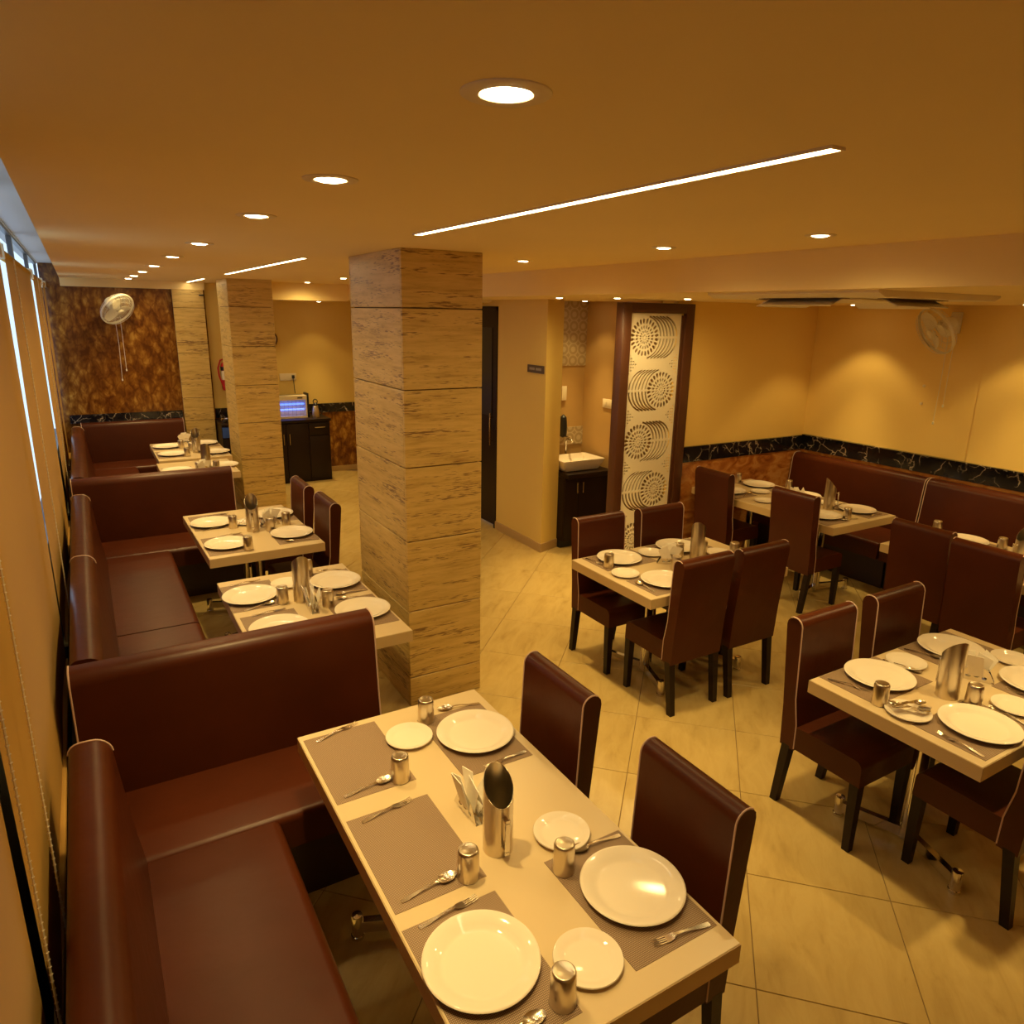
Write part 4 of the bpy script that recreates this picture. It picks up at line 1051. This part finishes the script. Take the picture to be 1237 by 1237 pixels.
# ------------------------------------------------------------------ far counter and what stands on it
def cabinet(x0, x1, label, topmat='dark', blue=False):
    t = thing('counter_cabinet', label, 'cabinet', (x0, YE+0.02, 0), 0, 'dark counter cabinets'); w_ = x1-x0; D = 0.52
    obj('body', MB().box(0, w_, -D+0.02, 0, 0, 0.85), 'dark', t, smooth=False)
    obj('worktop', MB().bbox(-0.0, w_+0.015, -D-0.01, 0, 0.851, 0.885, 0.004), 'dark', t)
    dw = w_-0.3 if not blue else w_
    dd = obj('door', MB().bbox(0.005, dw/2-0.003, -D, -D+0.018, 0.04, 0.83 if not blue else 0.68, 0.003), 'dark', t)
    obj('handle', MB().tube([(dw/2-0.04, -D-0.02, 0.55), (dw/2-0.04, -D-0.02, 0.7)], 0.006, 8).box(dw/2-0.043, dw/2-0.037, -D-0.02, -D, 0.565, 0.57).box(dw/2-0.043, dw/2-0.037, -D-0.02, -D, 0.68, 0.685), 'chrome', dd)
    dd = obj('door', MB().bbox(dw/2+0.003, dw-0.005, -D, -D+0.018, 0.04, 0.83 if not blue else 0.68, 0.003), 'dark', t)
    obj('handle', MB().tube([(dw/2+0.04, -D-0.02, 0.55), (dw/2+0.04, -D-0.02, 0.7)], 0.006, 8).box(dw/2+0.037, dw/2+0.043, -D-0.02, -D, 0.565, 0.57).box(dw/2+0.037, dw/2+0.043, -D-0.02, -D, 0.68, 0.685), 'chrome', dd)
    if blue:
        obj('reflection_strip', MB().bbox(0.005, w_-0.005, -D, -D+0.018, 0.7, 0.84, 0.003), 'tubereflect', t)  # painted reflection of the blue tubes in the dark cabinet front
    else:
        dr = obj('drawer', MB().bbox(dw+0.003, w_-0.005, -D, -D+0.018, 0.66, 0.83, 0.003), 'dark', t)
        obj('handle', MB().tube([(dw+0.08, -D-0.02, 0.77), (w_-0.08, -D-0.02, 0.77)], 0.007, 8).box(dw+0.09, dw+0.096, -D-0.02, -D, 0.766, 0.774).box(w_-0.096, w_-0.09, -D-0.02, -D, 0.766, 0.774), 'chrome', dr)
        obj('door', MB().bbox(dw+0.003, w_-0.005, -D, -D+0.018, 0.04, 0.65, 0.003), 'dark', t)
    return t
cabinet(2.0, 2.925, 'dark counter cabinet with two doors and a drawer under the blue-lit warmer')
cabinet(1.49, 1.985, 'dark counter cabinet with a blue reflection painted on its front, behind the middle pillar', blue=True)
t = thing('insect_killer', 'silver cabinet glowing blue with two light tubes on the dark counter', 'insect killer', (2.14, 10.16, 0.885))
obj('case', MB().box(0, 0.53, 0.1, 0.16, 0, 0.31).box(0, 0.53, -0.02, 0.16, 0.25, 0.31).box(0, 0.53, -0.02, 0.16, 0, 0.025).box(0, 0.018, -0.02, 0.16, 0.025, 0.25).box(0.512, 0.53, -0.02, 0.16, 0.025, 0.25), 'plastic', t, smooth=False)
for z in (0.115, 0.19): obj('light_tube', MB().tube([(0.03, 0.04, z), (0.5, 0.04, z)], 0.012, 10), 'uv', t)
obj('end_cap', MB().bbox(0.53, 0.56, -0.02, 0.16, 0, 0.34, 0.005), 'blackp', t)
obj('badge', MB().box(0.4, 0.47, -0.023, -0.0205, 0.272, 0.288), 'blackp', t, smooth=False)
for k in range(9): obj('guard_wire', MB().tube([(0.05+k*0.055, -0.015, 0.03), (0.05+k*0.055, -0.015, 0.25)], 0.0015, 4), 'chrome', t)
t = thing('vacuum_flask', 'steel vacuum flask with a black lid and loop handle beside the blue-lit cabinet', 'flask', (2.775, 10.1, 0.885))
obj('body', MB().lathe([(0.0001, 0), (0.05, 0), (0.052, 0.02), (0.05, 0.1), (0.036, 0.16), (0.03, 0.17)], 20), 'steel', t)
obj('lid', MB().lathe([(0.031, 0.17), (0.034, 0.19), (0.02, 0.205), (0.0001, 0.207)], 16), 'blackp', t)
obj('handle', MB().tube([(0.03*math.cos(a), 0, 0.225+0.032*math.sin(a)) for a in [PI*k/8*1.6-0.95 for k in range(11)]], 0.007, 6), 'blackp', t)
obj('side_handle', MB().tube([(0.045, 0, 0.03), (0.085, 0, 0.05), (0.085, 0, 0.13), (0.035, 0, 0.16)], 0.008, 6), 'blackp', t)
for k in range(3):
    tag(obj('steel_bowl', MB().lathe([(0.0001, 0), (0.025, 0), (0.045, 0.03), (0.05, 0.05), (0.048, 0.05), (0.043, 0.031), (0.0001, 0.004)], 18), 'chrome', loc=(1.56+0.115*k, 10.12, 0.8855)),
        ('small steel bowl beside the pilaster on the blue-reflecting counter', 'middle small steel bowl of three on the blue-reflecting counter', 'small steel bowl closest to the middle pillar on the blue-reflecting counter')[k], 'bowl', 'steel bowls on the far counter')
t = thing('wall_socket', 'white socket board with a black plug above the blue-lit cabinet', 'socket', (2.4, YE+0.049, 1.375))
obj('plate', MB().bbox(0, 0.23, -0.012, 0, 0, 0.1, 0.004), 'plastic', t)
obj('plug', MB().bbox(0.165, 0.2, -0.05, -0.0125, 0.03, 0.075, 0.006), 'blackp', t)
obj('cable', MB().tube([(0.18, -0.035, 0.03), (0.183, -0.05, -0.05), (0.185, -0.07, -0.18)], 0.005, 6), 'blackp', t)
# fire extinguisher
t = thing('fire_extinguisher', 'red fire extinguisher hung on the far wall beside the flat pilaster', 'fire extinguisher', (1.68, YE-0.04, 1.28))
obj('cylinder', MB().lathe([(0.0001, 0), (0.062, 0.0), (0.07, 0.02), (0.07, 0.32), (0.055, 0.36), (0.022, 0.385), (0.022, 0.4), (0.0001, 0.4)], 22), 'red', t)
obj('valve', MB().lathe([(0.0001, 0.4), (0.018, 0.4), (0.018, 0.43), (0.0001, 0.432)], 12).bbox(-0.015, 0.015, -0.07, 0.02, 0.43, 0.445, 0.003), 'blackp', t)
obj('hose', MB().tube([(-0.01, -0.02, 0.42), (-0.07, -0.03, 0.4), (-0.105, -0.03, 0.3), (-0.1, -0.03, 0.2), (-0.07, -0.03, 0.1), (-0.055, -0.045, 0.04)], 0.011, 8), 'red', t)
obj('paper_label', MB().lathe([(0.0705, 0.14), (0.0705, 0.26)], 22), 'plastic', t)
obj('label_band', MB().lathe([(0.0712, 0.265), (0.0712, 0.315)], 22), 'blackp', t)
# wall picture edge seen past the pillar
t = thing('wall_clock', 'dark-rimmed wall clock half hidden by the middle pillar', 'clock', (2.28, YE+0.049, 1.95))
obj('rim', MB().lathe([(0.0001, 0), (0.12, 0), (0.125, 0.02), (0.11, 0.03), (0.105, 0.02)], 28).xf(Matrix.Rotation(PI/2, 4, 'X')), 'frame', t)
obj('face', MB().lathe([(0.0001, 0.015), (0.106, 0.015)], 28).xf(Matrix.Rotation(PI/2, 4, 'X')), 'plastic', t)

# ------------------------------------------------------------------ wash niche
t = thing('vanity_cabinet', 'dark vanity cabinet with two doors in the wash niche', 'cabinet', (4.07, 6.28, 0))
obj('body', MB().box(0.0, 0.545, -0.49, 0, 0.08, 0.75), 'dark', t, smooth=False)
obj('worktop', MB().bbox(-0.0, 0.566, -0.56, 0, 0.752, 0.8, 0.005), 'dark', t)
obj('toe_kick', MB().box(0.0, 0.54, -0.45, 0, 0.0, 0.08), 'blackp', t, smooth=False)
for a, b, hx in ((0.003, 0.17, 0.145), (0.176, 0.542, 0.215)):
    dd = obj('door', MB().bbox(a, b, -0.508, -0.49, 0.09, 0.745, 0.003), 'dark', t)
    obj('handle', MB().tube([(hx, -0.528, 0.59), (hx, -0.528, 0.7)], 0.006, 8).box(hx-.003, hx+.003, -0.528, -0.508, 0.6, 0.605).box(hx-.003, hx+.003, -0.528, -0.508, 0.685, 0.69), 'chrome', dd)
t = thing('wash_basin', 'white rectangular vessel basin on the dark vanity', 'basin', (4.325, 5.98, 0.8))
b_ = MB(); bx = [(0.205, 0.14, 0.0), (0.235, 0.165, 0.05), (0.262, 0.185, 0.115), (0.252, 0.176, 0.118), (0.225, 0.152, 0.06), (0.18, 0.11, 0.025)]
vs = []
for hx, hy, z in bx: vs += [(-hx, -hy, z), (hx, -hy, z), (hx, hy, z), (-hx, hy, z)]
fs = [(3, 2, 1, 0)]+[(4*i+k, 4*i+(k+1) % 4, 4*i+4+(k+1) % 4, 4*i+4+k) for i in range(len(bx)-1) for k in range(4)]+[tuple(4*(len(bx)-1)+k for k in range(4))]
b_.add(vs, fs)
bm = bmesh.new(); vv = [bm.verts.new(p) for p in b_.v]
for f in b_.f: bm.faces.new([vv[i] for i in f])
bmesh.ops.recalc_face_normals(bm, faces=bm.faces[:]); bmesh.ops.bevel(bm, geom=bm.edges[:], offset=0.008, segments=2, affect='EDGES')
obj('bowl', MB().bm(bm), 'china', t, ang=1.0)
t = thing('basin_tap', 'chrome tap standing behind the white basin', 'tap', (4.375, 6.22, 0.8))
obj('spout', MB().tube([(0, 0, 0), (0, 0, 0.24), (0, -0.02, 0.27), (0, -0.1, 0.27), (0, -0.12, 0.25)], 0.012, 10), 'chrome', t)
obj('lever', MB().bbox(-0.008, 0.008, -0.06, 0.01, 0.285, 0.297, 0.003), 'chrome', t)
t = thing('soap_dispenser', 'black soap dispenser fixed to the niche wall above the basin', 'dispenser', (4.345, 6.24, 1.08))
obj('body', MB().lathe([(0.0001, 0), (0.04, 0.02), (0.045, 0.12), (0.035, 0.22), (0.0001, 0.25)], 16, (0, 0, 0)), 'blackp', t)
t = thing('switch_plate', 'white switch plate on the orange niche wall beside the screen frame', 'switch', (4.639, 5.735, 1.425))
obj('plate', MB().bbox(-0.012, 0, 0, 0.21, 0, 0.09, 0.003), 'plastic', t)
for k in range(3): obj('rocker', MB().bbox(-0.017, -0.0125, 0.02+k*0.06, 0.065+k*0.06, 0.022, 0.068, 0.002), 'plastic', t)
t = thing('towel_plate', 'small white plate on the niche wall edge above the soap dispenser', 'switch', (4.34, 6.287, 1.47))
obj('plate', MB().bbox(0, 0.06, -0.014, 0, 0, 0.15, 0.003), 'plastic', t)
t = thing('door_sign', 'small dark sign plate with two grey words on the partition wall', 'sign', (3.819, 5.83, 1.795))
obj('plate', MB().bbox(-0.008, 0, 0, 0.3, 0, 0.075, 0.002, 1), 'sign', t)
for a, b in ((0.045, 0.145), (0.165, 0.26)): obj('engraved_word', MB().box(-0.0092, -0.008, a, b, 0.026, 0.05), 'signink', t, smooth=False)

# ------------------------------------------------------------------ small fixings
t = thing('ceiling_hook', 'tiny dark bracket at the top of the flat pilaster', 'bracket', (1.45, YE-0.08, 2.5))
obj('plate', MB().bbox(-0.03, 0.03, -0.02, 0, 0, 0.02, 0.003), 'blackp', t)
for z in (1.78, 1.62):
    tag(obj('wall_screw', MB().lathe([(0.0001, 0.012), (0.012, 0.01), (0.014, 0)], 10).xf(Matrix.Rotation(-PI/2, 4, 'Y')), 'plastic', loc=(XR-0.0005, 3.75, z)), ('upper' if z > 1.7 else 'lower')+' of two pale plugs in the yellow wall under the wall fan', 'wall plug', 'wall plugs under the fan')
